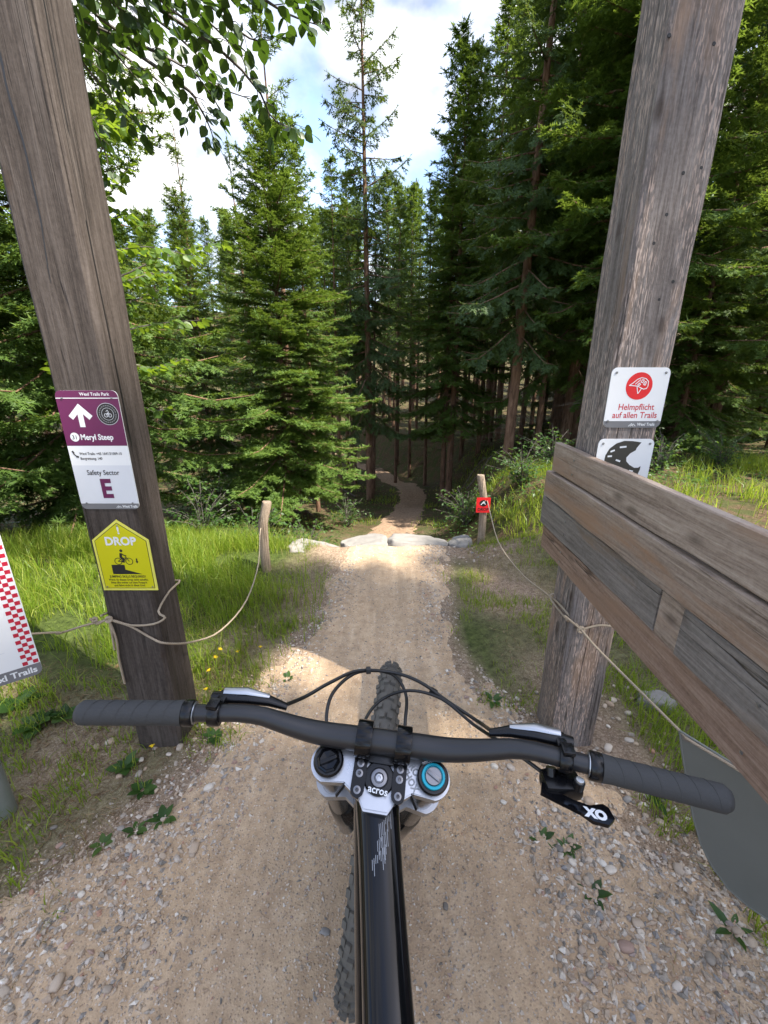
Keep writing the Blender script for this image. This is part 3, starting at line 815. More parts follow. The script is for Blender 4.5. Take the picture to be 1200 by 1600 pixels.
# the dark wood beyond: each tree its own object
pts = []
tries = 0
while len(pts) < 140 and tries < 9000:
    tries += 1
    y_ = 12 + 36 * random.random() ** 1.25; x_ = random.uniform(-.82 * y_ - 3, .95 * y_ + 4)
    if abs(x_ - float(cx(y_))) < (1.9 if y_ < 27 else .6): continue
    if x_ < -1.0 and y_ < 17 and x_ > -7: continue
    if any((x_ - a) ** 2 + (y_ - b) ** 2 < (1.6 if y_ < 30 else 2.2) ** 2 for a, b in pts): continue
    pts.append((x_, y_))
for (x_, y_) in pts:
    u = x_ / y_
    if u < -.08: hmax = 2.6 + .37 * y_ + (random.random() - .5) * 1.5
    elif u < .22: hmax = 3.8 + .34 * y_ + (random.random() - .5) * 2
    else: hmax = random.uniform(13, 18)
    var = random.choice((V_far1, V_far2, V_far1))
    zone = 'left of' if x_ < float(cx(y_)) else 'right of'
    plant_spruce(var, x_, y_, float(np.clip(hmax, 7.0, 18)), None, 'slender spruce with bare lower trunk in the dark wood %s the far trail' % zone, 'spruces in the wood %s the far trail' % zone)
V_pole = spruce(19, 12.0, 5.4, 1.0, 60, 2.2, 2, .07, .015, M['spruce_b'], droop=.32, hang=.3, full=.8, dead=40, trunk_r=.085)
pl = []; tries = 0
for (u_, y_) in ((500, 9.2), (533, 11.5), (556, 14.0), (618, 17.5), (640, 18.5), (664, 15.5), (690, 12.2), (718, 14.5), (742, 13.0), (762, 16.0), (781, 11.2), (805, 14.0), (826, 10.6), (858, 13.0), (880, 11.5)):
    x_ = (u_ - 600) / FPX * (y_ * CP + .35 * (CAM_H + 2)); pl.append((x_, y_))
    hh = (4.0 + .36 * y_) if u_ < 690 else random.uniform(9.5, 12)
    plant_spruce(V_pole, x_, y_, hh, None, 'thin pole-like young spruce with long bare reddish trunk beside the far trail', 'thin bare-trunked spruces beside the far trail')
while len(pl) < 40 and tries < 4000:
    tries += 1
    y_ = random.uniform(12.5, 25); x_ = random.uniform(-.12, .5) * y_
    if abs(x_ - float(cx(y_))) < .85: continue
    if any((x_ - a) ** 2 + (y_ - b) ** 2 < .8 ** 2 for a, b in pts + pl): continue
    pl.append((x_, y_)); u = x_ / y_
    hh = (3.6 + .34 * y_) if u < .14 else random.uniform(10, 13)
    plant_spruce(V_pole, x_, y_, hh + random.uniform(-.6, .6), None, 'thin pole-like young spruce with long bare reddish trunk beside the far trail', 'thin bare-trunked spruces beside the far trail')
# ------------------------------------------------------------------ broadleaf foliage
LEAF_V = np.array([(0, 0, 0), (.30, .16, .05), (.39, .45, .07), (.23, .78, .03), (0, 1.0, -.06), (-.23, .78, .03), (-.39, .45, .07), (-.30, .16, .05), (0, .45, 0), (0, .78, -.02)])
LEAF_F = np.array([(0, 1, 8), (1, 2, 8), (2, 3, 9), (2, 9, 8), (3, 4, 9), (4, 5, 9), (5, 6, 9), (6, 8, 9), (6, 7, 8), (7, 0, 8)])
LEAF_S = np.array([(0, 0, 0), (.28, .4, .06), (0, 1, -.05), (-.28, .4, .06), (0, .45, 0)])
LEAF_SF = np.array([(0, 1, 4), (1, 2, 4), (2, 3, 4), (3, 0, 4)])
def leaf_mesh(name, mat, O, D, sz, tv=LEAF_V, tf=LEAF_F, roll=.6):
    D, S, N = frames(np.asarray(D, float), roll=roll)
    V, F, T = scatter(tv, tf, np.asarray(O, float), D, S, N, np.asarray(sz))
    me = new_mesh(name, V, F3=F, attr={'tint': T}, smooth=True); me.materials.append(mat); return me

def spray_leaves(path, n, spread, rs, taper=True):
    """leaf origins / directions along a twig path; returns twigs too"""
    P = np.array(smooth_path(path, 40)); O, D, TW = [], [], []
    L = np.linalg.norm(np.diff(P, axis=0), axis=1).sum()
    ntw = max(3, int(L / .085))
    for k in range(ntw):
        f = (k + rs.uniform(.2, .8)) / ntw
        i = min(int(f * (len(P) - 1)), len(P) - 2); p = P[i]; t = nrm(P[i + 1] - P[i])
        sv = nrm(np.cross(t, np.array([0, 0, 1.]))) * (1 if k % 2 else -1)
        l = spread * rs.uniform(.35, 1.0) * (1.15 - .75 * f if taper else 1)
        td = nrm(t * .75 + sv * .8 + np.array([0, 0, rs.normal(-.18, .2)]))
        e = p + td * l
        TW.append((p, (p + e) / 2 + np.array([0, 0, .012]), e))
        m = max(2, int(n * l / .12))
        for q in range(m):
            g = (q + .6) / m
            lp = p + td * l * g
            ld = nrm(td * .55 + np.cross(td, np.array([0, 0, 1.])) * (1 if q % 2 else -1) * .7 + np.array([0, 0, rs.normal(-.45, .3)]))
            O.append(lp); D.append(ld)
        O.append(e); D.append(nrm(td + np.array([0, 0, -.35])))
    return O, D, TW, P

def pxp(lst): return [at_y(u, v, yy) for (u, v, yy) in lst]
# beech leaning in from the upper left
rs = np.random.default_rng(5)
beech = thing('beech_tree', 'beech leaning in from the upper left with leafy boughs across the sky', 'tree', (-3.3, 1.9, gz(-3.3, 1.9)))
bl = np.array(beech.location)
tk = MB(); tk.tube([(0, 0, -.4), (.03, 0, .5), (.0, .05, 2.0), (.1, .1, 3.6), (.05, .2, 5.2), (.1, .3, 7.5)], [.17, .14, .12, .10, .075, .02], 12); tk.build('trunk', M['bark_grey'], beech)
sprays = [  # pixel paths with depth: (u, v, y)
    [(60, -60, 2.3), (170, 40, 2.5), (270, 95, 2.65), (350, 140, 2.8), (425, 165, 2.9)],
    [(150, -60, 2.2), (255, 20, 2.35), (335, 70, 2.5), (400, 135, 2.6), (425, 185, 2.65), (450, 198, 2.7), (478, 206, 2.75)],
    [(250, -50, 2.3), (330, 10, 2.4), (390, 60, 2.5), (430, 62, 2.6)],
    [(330, -60, 2.2), (400, -10, 2.3), (450, 22, 2.4), (505, 42, 2.45)],
    [(60, 20, 2.5), (130, 100, 2.6), (180, 160, 2.7), (235, 215, 2.8)],
    [(80, -10, 2.7), (170, 70, 2.8), (240, 120, 2.9), (290, 165, 3.0)],
    [(200, -70, 2.2), (240, -10, 2.3), (300, 40, 2.4), (320, 62, 2.5)],
    [(90, -80, 2.2), (150, -20, 2.3), (205, 30, 2.4), (230, 60, 2.5)],
    [(20, -60, 2.4), (110, 20, 2.5), (190, 60, 2.6), (300, 112, 2.75), (350, 182, 2.8)],
    [(280, 130, 2.8), (310, 165, 2.85), (328, 200, 2.9), (335, 226, 2.9)],
    [(120, -90, 2.1), (230, -40, 2.2), (330, -15, 2.3), (420, -25, 2.4)],
    [(90, 130, 2.9), (140, 190, 3.0), (165, 240, 3.1), (170, 275, 3.1)],
    [(60, -20, 2.5), (130, 30, 2.6), (190, 95, 2.7), (225, 140, 2.8)],
    [(130, -50, 2.5), (200, 0, 2.6), (270, 50, 2.7), (330, 110, 2.8), (345, 140, 2.8)],
    [(40, 40, 2.8), (120, 60, 2.9), (190, 110, 3.0), (250, 150, 3.1)],
    [(180, -60, 2.6), (260, -10, 2.7), (310, 20, 2.8), (375, 85, 2.9), (385, 120, 2.9)],
    [(380, -70, 2.3), (440, -30, 2.4), (480, -5, 2.5), (500, 12, 2.5)],
    [(100, -70, 2.9), (170, 0, 3.0), (230, 40, 3.1), (280, 80, 3.2)],
]
OA, DA, tw_mb, br_mb, LMB = [], [], MB(), MB(), []
for si, sp in enumerate(sprays):
    P_ = pxp(sp)
    root = P_[0] + np.array([-.5, -.15, .25])
    O, D, TW, P = spray_leaves([root] + P_, 3.2, .21, rs)
    OA += O; DA += D
    br_mb.tube([tuple(p - bl) for p in P[::3]], list(np.linspace(.011, .002, len(P[::3]))), 5, False)
    base = np.array([-3.25, 2.0, 2.0 + .24 * si])
    mid = (base + root) / 2 + np.array([rs.normal(0, .12), rs.normal(0, .2), .2 + rs.uniform(-.15, .2)])
    LMB += [(mid + (root - mid) * q / 45.) + rs.normal(0, .16, 3) for q in range(46)] + [(base + (mid - base) * (.4 + .6 * q / 25.)) + rs.normal(0, .16, 3) for q in range(26)]
    br_mb.tube([tuple(p - bl) for p in smooth_path([base, mid, root], 8)], list(np.linspace(.035, .011, 9)), 6, False)
    for (a, b, c) in TW: tw_mb.tube([tuple(a - bl), tuple(b - bl), tuple(c - bl)], [.0025, .002, .001], 3, False)
br_mb.build('boughs', M['bark_grey'], beech)['kind'] = 'stuff'
tw_mb.build('twigs', M['bark_grey'], beech)['kind'] = 'stuff'
OA, DA = np.array(OA), np.array(DA)
# screen-visible leaves singly, the rest (and the crown above the frame) joined
dv = OA - O3; dep = dv[:, 1] * CP - dv[:, 2] * SP; uu = 600 + FPX * dv[:, 0] / dep; vv = 800 - FPX * (dv[:, 1] * SP + dv[:, 2] * CP) / dep
vis = (uu > 112) & (uu < 1200) & (vv > -8)
order = np.where(vis)[0]; order = order[np.argsort(dep[order])]
single = order[:290]
lm = new_mesh('leaf', LEAF_V, F3=LEAF_F, smooth=True, attr={'tint': np.zeros(len(LEAF_V))}); lm.materials.append(M['beech'])
Dn, Sn, Nn = frames(DA, roll=.5)
for i in single:
    s_ = rs.uniform(.048, .070)
    mt = Matrix(((Sn[i][0], Dn[i][0], Nn[i][0], 0), (Sn[i][1], Dn[i][1], Nn[i][1], 0), (Sn[i][2], Dn[i][2], Nn[i][2], 0), (0, 0, 0, 1)))
    p = OA[i] - bl
    link('leaf', lm, parent=beech, mtx=Matrix.Translation(p) @ mt @ Matrix.Diagonal((s_, s_, s_, 1)))
rest = np.setdiff1d(np.arange(len(OA)), single)
n_c = 900
th, ph = rs.uniform(0, 6.28, n_c), rs.uniform(-.2, 1.5, n_c); rad = rs.uniform(.5, 1.0, n_c) ** .5
CO = np.stack([-3.3 + np.cos(th) * np.cos(ph) * rad * 1.7, 2.0 + np.sin(th) * np.cos(ph) * rad * 1.7, 5.2 + np.sin(ph) * rad * 2.4], 1)
CD = np.stack([np.cos(th), np.sin(th), rs.normal(-.5, .4, n_c)], 1)
CO = np.concatenate([CO, np.array(LMB)]); CD = np.concatenate([CD, rs.normal(0, 1, (len(LMB), 3)) * np.array([1, 1, .4]) + np.array([0, 0, -.4])]); n_c = len(CO)
me = leaf_mesh('foliage', M['beech'], np.concatenate([OA[rest] - bl, CO - bl]), np.concatenate([DA[rest], CD]), np.concatenate([rs.uniform(.045, .068, len(rest)), rs.uniform(.05, .075, n_c)]))
link('foliage', me, parent=beech)['kind'] = 'stuff'

# hazel with lime leaves between the left post and the spruces
def leafy_bush(name, label, cat, base, paths, mat, nper, spread, size, group=None, stem=.012, tv=LEAF_V, tf=LEAF_F):
    o = thing(name, label, cat, tuple(base), group=group); b = np.array(base)
    OO, DD = [], []; sm = MB(); tm = MB()
    for p in paths:
        O, D, TW, P = spray_leaves(p, nper, spread, rs, True); OO += O; DD += D
        sm.tube([tuple(q - b) for q in P[::3]], list(np.linspace(stem, .002, len(P[::3]))), 5, False)
        for (a, m_, c) in TW: tm.tube([tuple(a - b), tuple(m_ - b), tuple(c - b)], [.0022, .0016, .0008], 3, False)
    sm.build('stems', M['bark_grey'], o)['kind'] = 'stuff'
    tm.build('twigs', M['bark_grey'], o)['kind'] = 'stuff'
    me = leaf_mesh('foliage', mat, np.array(OO) - b, np.array(DD), rs.uniform(size * .7, size * 1.2, len(OO)), tv, tf)
    link('foliage', me, parent=o)['kind'] = 'stuff'
    return o
hb = np.array([-2.75, 4.3, gz(-2.75, 4.3)])
hz_paths = []
for (us) in ([(150, 470), (215, 420), (280, 392), (352, 378)], [(150, 500), (210, 470), (260, 450), (310, 452)], [(120, 450), (170, 400), (225, 385), (300, 400)],
             [(130, 560), (190, 520), (250, 505), (320, 500)], [(120, 400), (150, 340), (180, 290), (200, 262)], [(120, 330), (140, 280), (165, 215), (175, 180)],
             [(140, 600), (200, 570), (240, 575), (290, 560)], [(110, 380), (150, 360), (190, 335), (212, 345)], [(100, 300), (135, 230), (150, 180), (190, 150)],
             [(140, 640), (190, 620), (230, 640), (262, 640)], [(130, 480), (200, 440), (230, 430), (262, 425)], [(110, 250), (140, 200), (180, 200), (205, 205)]):
    yy = random.uniform(3.7, 4.6)
    hz_paths.append([hb, (hb + at_y(us[0][0], us[0][1], yy)) / 2 + np.array([0, 0, .2])] + [at_y(u, v, yy + .1 * k) for k, (u, v) in enumerate(us)])
# drop the bare stretch of stem from the leafing part
hz_paths = [p[1:] for p in hz_paths]
leafy_bush('hazel_shrub', 'lime green broadleaf shrub beside the upper part of the left gate post', 'shrub', hb, hz_paths, M['hazel'], 3.6, .32, .078, stem=.014)
sb = MB()
for p in hz_paths: sb.tube([tuple(q - hb) for q in smooth_path([hb + np.array([random.gauss(0, .08), random.gauss(0, .08), -.05]), (hb + p[0]) / 2 + np.array([-.05, 0, .1]), p[0]], 8)], list(np.linspace(.026, .014, 9)), 6, False)
sb.build('trunk', M['bark_grey'], bpy.data.objects['hazel_shrub'])

def bush_at(x, y, r, h, n, label, mat='shrub', size=.056):
    b = np.array([x, y, gz(x, y)]); paths = []
    for k in range(n):
        a = random.uniform(0, 6.28); q = random.uniform(.25, 1) * r; hh = h * random.uniform(.5, 1.05) * (1.15 - .5 * q / r)
        e = b + np.array([math.cos(a) * q, math.sin(a) * q, hh])
        paths.append([b + np.array([math.cos(a) * .04, math.sin(a) * .04, 0.02]), b + np.array([math.cos(a) * q * .35, math.sin(a) * q * .35, hh * .65]), e])
    leafy_bush('bush', label, 'bush', b, paths, M[mat], 3.0, .16, size, stem=.005, tv=LEAF_S, tf=LEAF_SF)
bush_at(-1.45, 4.35, .42, .75, 26, 'pale green leafy bush right of the left wooden stake')
bush_at(-.95, 4.9, .4, .75, 22, 'pale green leafy bush behind the boulder left of the trail')
bush_at(-2.1, 4.6, .45, .7, 20, 'leafy bush left of the left wooden stake')
bush_at(-2.6, 6.3, .7, 1.0, 26, 'leafy bush under the dark spruce behind the left stake')
bush_at(1.35, 6.6, .6, .8, 30, 'dark green leafy bush right of the trail just below the drop')
bush_at(2.1, 6.3, .6, .75, 28, 'dark green leafy bush behind the right wooden stake')
bush_at(2.9, 7.2, .7, .75, 28, 'low leafy bush in the shade left of the right gate post')
bush_at(4.4, 6.6, .6, .75, 26, 'leafy bush right of the right gate post above the plank board')
bush_at(5.6, 6.9, .6, .8, 24, 'leafy bush at the right picture edge under the big spruce')
bush_at(-.75, 7.9, .5, .7, 22, 'dark leafy bush left of the trail below the drop')

# ------------------------------------------------------------------ grass (nobody could count it)
def grass_mesh(name, x, y, h, w, lean=.45):
    n = len(x); z = zt(x, y) - .01
    a = RNG.uniform(0, 6.28, n); ln = np.abs(RNG.normal(0, lean, n)) + .08
    dx, dy = np.cos(a), np.sin(a)
    b = RNG.uniform(0, 6.28, n); sx, sy = np.cos(b), np.sin(b)
    V = np.zeros((n, 5, 3)); base = np.stack([x, y, z], 1)
    for k, (f, wf) in enumerate(((0, 1), (.5, .8))):
        c = base + np.stack([dx * ln * h * f ** 2, dy * ln * h * f ** 2, h * f * (1 - .12 * ln * f)], 1)
        s = np.stack([sx, sy, 0 * sx], 1) * (w * wf / 2)[:, None]
        V[:, 2 * k] = c - s; V[:, 2 * k + 1] = c + s
    V[:, 4] = base + np.stack([dx * ln * h, dy * ln * h, h * np.clip(1 - .35 * ln, .3, 1)], 1)
    F = (np.array([(0, 1, 3), (0, 3, 2), (2, 3, 4)])[None] + (np.arange(n) * 5)[:, None, None]).reshape(-1, 3)
    return new_mesh(name, V.reshape(-1, 3), F3=F, attr={'tint': np.repeat(RNG.random(n), 5)})
def grow(n, xr, yr, dens, h, w, clump=3.0, thr=.35):
    x = RNG.uniform(*xr, n); y = RNG.uniform(*yr, n)
    k = dens(x, y) * np.clip((vnoise(x, y, clump, 51) * .6 + vnoise(x, y, clump * 3, 52) * .4 - thr) * 4, 0, 1)
    m = RNG.random(n) < k; x, y = x[m], y[m]
    hv = RNG.uniform(h[0], h[1], len(x)) * (.6 + .8 * vnoise(x, y, 2, 53)); return x, y, hv, RNG.uniform(w[0], w[1], len(x))
def fence(x, y): return sstep(.16, -.22, trail_d(x, y) + (vnoise(x, y, 4, 77) - .5) * .7 + (vnoise(x, y, 13, 78) - .5) * .3)
parts = []
# lush meadow left of the trail
parts.append(grow(52000, (-3.6, -.42), (1.75, 4.9), lambda x, y: fence(x, y) * (.25 + .75 * sstep(-.55, -1.1, x)) * sstep(-4, -3, x), (.06, .24), (.003, .006), 2.5, .34))
parts.append(grow(14000, (-1.2, -.35), (1.5, 3.6), lambda x, y: fence(x, y) * 1.0, (.02, .08), (.003, .005), 4, .42))
# short tufts by the gate, left
parts.append(grow(9000, (-1.9, -.55), (.5, 1.75), lambda x, y: ((x < -1.0 + .12 * vnoise(x, y, 6, 3)) | (y > 1.3) * (trail_d(x, y) < .1)) * .9, (.03, .13), (.003, .006), 5, .43))
# right of the trail
parts.append(grow(24000, (.38, 1.75), (1.55, 3.7), lambda x, y: fence(x, y) * .9, (.02, .085), (.003, .005), 3.2, .49))
parts.append(grow(9000, (.92, 2.4), (1.0, 2.0), lambda x, y: 1.0 * (trail_d(x, y) < .05), (.03, .12), (.003, .006), 4, .42))
parts.append(grow(5000, (1.04, 1.7), (.45, .95), lambda x, y: 1.0, (.04, .13), (.003, .006), 6, .45))
# verge further off on both sides
parts.append(grow(26000, (1.6, 8.5), (3.2, 7.6), lambda x, y: sstep(8.5, 6.5, x) * (.06 + .94 * sstep(3.9, 5.2, y)), (.10, .34), (.005, .011), 1.5, .36))
parts.append(grow(15000, (-3.4, 3.2), (6.8, 14), lambda x, y: fence(x, y) * .6, (.06, .2), (.008, .016), 1.2, .45))
cat = [np.concatenate([p[i] for p in parts]) for i in range(4)]
lip = ~((np.abs(cat[0] - .05) < .62) & (cat[1] > 3.15) & (cat[1] < 3.75))
cat = [c[lip] for c in cat]
gr = link('grass', grass_mesh('grass', *cat), M['grass']); tag(gr, 'green grass growing beside the trail and below the fence rope', 'grass', kind='stuff')
dry = [grow(7000, (.7, 3.2), (2.0, 4.6), lambda x, y: fence(x, y) * .9, (.03, .12), (.002, .004), 2.6, .38),
       grow(1500, (.75, 1.3), (.6, 1.4), lambda x, y: .8 + 0 * x, (.03, .09), (.002, .003), 7, .58), grow(2500, (-1.8, -.9), (.5, 1.6), lambda x, y: .8 + 0 * x, (.02, .09), (.002, .003), 6, .5),
       grow(5000, (-1.3, -.35), (1.6, 3.6), lambda x, y: fence(x, y), (.04, .15), (.002, .004), 3.6, .48)]
cat = [np.concatenate([p[i] for p in dry]) for i in range(4)]
dg = link('dry_grass', grass_mesh('dry_grass', *cat, lean=.9), M['drygrass']); tag(dg, 'dry straw-coloured grass among the green along the trail edges', 'grass', kind='stuff')

# ------------------------------------------------------------------ weeds and flowers by the gate
def weed(u, v, n, ln, wd, label, mat='weed', az=None):
    p = at_z(u, v, .01); b = (p[0], p[1], gz(p[0], p[1]))
    o = thing('weed_plant', label, 'plant', b)
    for k in range(n):
        a = (k * 2.4 + random.uniform(-.4, .4)) if az is None else az[k]; l = ln * random.uniform(.6, 1.1)
        D = np.array([[math.cos(a), math.sin(a), random.uniform(.05, .6)]])
        D, S, N = frames(D, roll=.15)
        V, F, T = scatter(LEAF_V, LEAF_F, np.array([[math.cos(a) * .006, math.sin(a) * .006, .006]]), D, S, N, np.array([[wd * l / ln, l, l * .8]]))
        me = new_mesh('leaf', V, F3=F, attr={'tint': T}, smooth=True); link('leaf', me, M[mat], o)
for (u, v, n, ln, wd, lb) in [
    (925, 1398, 6, .055, .035, 'small green weed beside the red brick shard'),
    (845, 1312, 7, .05, .03, 'left of two green weeds on the gravel below the shift lever'),
    (885, 1325, 8, .045, .026, 'right of two green weeds on the gravel below the shift lever'),
    (1145, 1455, 8, .065, .028, 'dark green weed on the gravel at the lower right edge'),
    (192, 1195, 9, .06, .05, 'pale green weed in front of the left gate post'),
    (222, 1232, 9, .05, .045, 'green weed on the soil below the pale one by the left post'),
    (255, 1280, 7, .05, .035, 'bluish green weed at the left edge of the tan trail'),
    (212, 1296, 6, .04, .03, 'small green weed left of the bluish one at the trail edge'),
    (160, 1318, 5, .035, .025, 'tiny green weed lowest on the left trail bank'),
    (335, 1150, 9, .05, .035, 'green weed right of the foot of the left gate post'),
    (60, 1130, 9, .10, .08, 'broad-leaved dark weed left of the left handlebar grip'),
    (25, 1105, 9, .11, .08, 'broad-leaved dark weed below the white info board'),
    (100, 1118, 7, .08, .07, 'round-leaved weed under the left handlebar grip'),
    (770, 1095, 8, .05, .03, 'green weed on the trail side left of the right gate post'),
    (450, 1060, 8, .04, .03, 'small green weed at the trail edge above the left brake hose')]:
    weed(u, v, n, ln, wd, lb)
weed(1012, 1238, 3, .135, .052, 'broad dark green dock leaves on the gravel below the right grip', az=[-.75, -.25, -1.6])
pm = MB()
for k in range(11):
    a = k * 6.283 / 11
    pm.add([(0, 0, .001), (math.cos(a - .2) * .008, math.sin(a - .2) * .008, .003), (math.cos(a) * .013, math.sin(a) * .013, .002), (math.cos(a + .2) * .008, math.sin(a + .2) * .008, .003)], [(0, 1, 2, 3)])
pm.lathe([(.005, -.004), (.0055, .002), (.003, .005)], 8)
petal_me = new_mesh('flower_head', pm.V, faces=pm.F); petal_me.materials.append(M['petal'])
sm_ = MB(); sm_.tube([(0, 0, -.01), (.003, .002, .03), (0, 0, .06)], [.0014, .0012, .001], 5); stem_me = new_mesh('stem', sm_.V, faces=sm_.F); stem_me.materials.append(M['weed'])
for k, (u, v) in enumerate([(237, 1163), (322, 1078), (343, 1082), (358, 1084), (338, 1032), (345, 1020), (407, 1013), (372, 1022), (327, 1052)]):
    p = at_z(u, v, .06); f = thing('yellow_flower', ['yellow flower at the foot of the left gate post', 'yellow flower in the grass right of the left gate post'][k > 0], 'flower', (p[0], p[1], gz(p[0], p[1])), group=None if k == 0 else 'yellow flowers in the grass')
    link('flower_head', petal_me, parent=f, loc=(0, 0, .06), rot=(-.35, random.uniform(-.2, .2), k)); link('stem', stem_me, parent=f)
for (u, v, s_, lb) in [(946, 1402, .017, 'largest red brick shard on the gravel at the right'), (915, 1353, .008, 'small orange brick shard on the gravel above the large one'), (818, 1225, .009, 'small red brick shard on the trail below the bar')]:
    p = at_z(u, v, .008); bm_ = MB().box((0, 0, 0), (1.7, 1.3, .7), .18)
    o = bm_.build('brick_shard', M['brick'], loc=(p[0], p[1], gz(p[0], p[1]) + s_ * .4), rot=(.12, .1, .5 + u)); o.scale = (s_, s_, s_); tag(o, lb, 'brick shard')
p = at_z(1025, 1095, .03)
bmk = bmesh.new(); bmesh.ops.create_icosphere(bmk, subdivisions=3, radius=1)
for q in bmk.verts: q.co = Vector((q.co.x * .085, q.co.y * .06, min(q.co.z, .6) * .06)) * (1 + .12 * math.sin(q.co.x * 5 + q.co.y * 7))
mek = bpy.data.meshes.new('field_stone'); bmk.to_mesh(mek); bmk.free(); mek.polygons.foreach_set('use_smooth', np.ones(len(mek.polygons), bool))
tag(link('field_stone', mek, M['rock'], loc=(p[0], p[1], gz(p[0], p[1]) + .015)), 'pale flat stone in the grass below the plank board', 'stone')
# ------------------------------------------------------------------ low plants covering the forest floor
n_u = 42000
yu = 5.2 + 30 * RNG.random(n_u) ** 1.5; xu = RNG.uniform(-.95, 1.05, n_u) * (yu + 1)
ku = np.clip((vnoise(xu, yu, .8, 91) * .6 + vnoise(xu, yu, 2.4, 92) * .4 - .42) * 6, 0, 1) * (np.abs(xu - cx(yu)) > .75)
mu = RNG.random(n_u) < ku; xu, yu = xu[mu], yu[mu]; nu = len(xu)
hu = RNG.random(nu) * (.06 + .34 * vnoise(xu, yu, 1.3, 93))
au = RNG.uniform(0, 6.28, nu)
me = leaf_mesh('undergrowth', M['shrub'], np.stack([xu, yu, zt(xu, yu) + hu], 1), np.stack([np.cos(au), np.sin(au), RNG.normal(-.05, .3, nu)], 1), RNG.uniform(.035, .06, nu) * (1 + yu * .035), LEAF_S, LEAF_SF, .3)
tag(link('undergrowth', me), 'low leafy plants covering the forest floor between the trunks', 'undergrowth', kind='stuff')
# ------------------------------------------------------------------ needle litter and fallen branches
def litter(name, label, n, fx, fy_, ln_):
    x = fx(n); y = fy_(n); kp = trail_d(x, y) < -.05; x, y = x[kp], y[kp]; n = len(x); a = RNG.uniform(0, 6.28, n); l = RNG.uniform(*ln_, n); w = l * .05 + .0007
    p = np.stack([x, y, surf(x, y) + .004], 1); d = np.stack([np.cos(a) * l, np.sin(a) * l, RNG.normal(.0, .1, n) * l], 1); q = np.stack([-np.sin(a) * w, np.cos(a) * w, 0 * w], 1)
    V = np.stack([p - q, p + q, p + d + q * .4, p + d - q * .4 + np.array([0, 0, .001])], 1).reshape(-1, 3)
    F = np.arange(4 * n).reshape(-1, 4)
    o = link(name, new_mesh(name, V, F4=F, attr={'tint': np.repeat(RNG.random(n), 4)}), M['litter']); tag(o, label, 'litter', kind='stuff')
M['litter'] = m_leaf('needle_litter', (0.10, 0.055, 0.03), (0.20, 0.115, 0.06), (0.36, 0.25, 0.14), 0.1, (0.2, 0.12, 0.05))
litter('needle_litter', 'brown needles and dry stalks lying on the soil beside the trail', 9000,
       lambda n: np.where(np.arange(n) % 3 == 0, RNG.uniform(-1.9, -.75, n), RNG.uniform(.62, 3.6, n)),
       lambda n: np.where(np.arange(n) % 3 == 0, RNG.uniform(.9, 1.9, n), RNG.uniform(1.9, 5.0, n)), (.006, .028))
for k in range(14):
    y_ = random.uniform(7.5, 17); x_ = random.choice([-1, 1]) * random.uniform(1.0, 3.2) + float(cx(y_)); a = random.uniform(0, 3.14); l = random.uniform(.6, 1.8)
    pts_ = [(x_ + math.cos(a) * l * f + .05 * math.sin(f * 9), y_ + math.sin(a) * l * f, gz(x_ + math.cos(a) * l * f, y_ + math.sin(a) * l * f) + .03 + .12 * f * random.random()) for f in np.linspace(0, 1, 6)]
    o = thing('fallen_branch', 'dry grey branch lying on the forest floor beside the far trail', 'branch', pts_[0], group='fallen branches on the forest floor')
    MB().tube([tuple(np.array(p) - np.array(pts_[0])) for p in pts_], list(np.linspace(.022, .006, 6)), 6).build('limb', M['twig'], o)
    tb = MB()
    for q in range(4):
        b0 = np.array(pts_[1 + q]) - np.array(pts_[0]); a2 = a + random.choice([-1, 1]) * .8
        tb.tube([tuple(b0), tuple(b0 + np.array([math.cos(a2) * .3, math.sin(a2) * .3, .1]))], [.008, .002], 4)
    tb.build('side_twigs', M['twig'], o)['kind'] = 'stuff'
# ------------------------------------------------------------------ gate posts
FY = 1.373                              # front faces of both gate posts
def gate_post(name, label, x0, x1, y0, y1, mat, h, wob):
    o = thing(name, label, 'post', ((x0 + x1) / 2, (y0 + y1) / 2, 0))
    w, d, c = (x1 - x0) / 2, (y1 - y0) / 2, .012
    prof = [(-w + c, -d), (w - c, -d), (w, -d + c), (w, d - c), (w - c, d), (-w + c, d), (-w, d - c), (-w, -d + c)]
    zs = np.linspace(-.25, h, 60); V, F = [], []; n = len(prof)
    for i, z in enumerate(zs):
        for k, (px_, py_) in enumerate(prof):
            j = .0022 * (vnoise([z * 5], [k * 3.1], 1.0, wob)[0] - .5) * 2
            V.append((px_ * (1 + j / w), py_ * (1 + j / w), z))
    for i in range(len(zs) - 1):
        for k in range(n): F.append((i * n + k, i * n + (k + 1) % n, (i + 1) * n + (k + 1) % n, (i + 1) * n + k))
    F.append(tuple(range(n))[::-1]); F.append(tuple((len(zs) - 1) * n + k for k in range(n)))
    MB().add(V, F).build('timber', M[mat], o, smooth=None)
    return o
PL = gate_post('gate_post', 'dark weathered square gate post on the left carrying the purple and yellow signs', -1.04, -.855, FY, FY + .185, 'post_left', 4.2, 3)
PR = gate_post('gate_post', 'pale worn square gate post on the right carrying the helmet signs', .705, .885, FY, FY + .185, 'post_right', 4.2, 5)
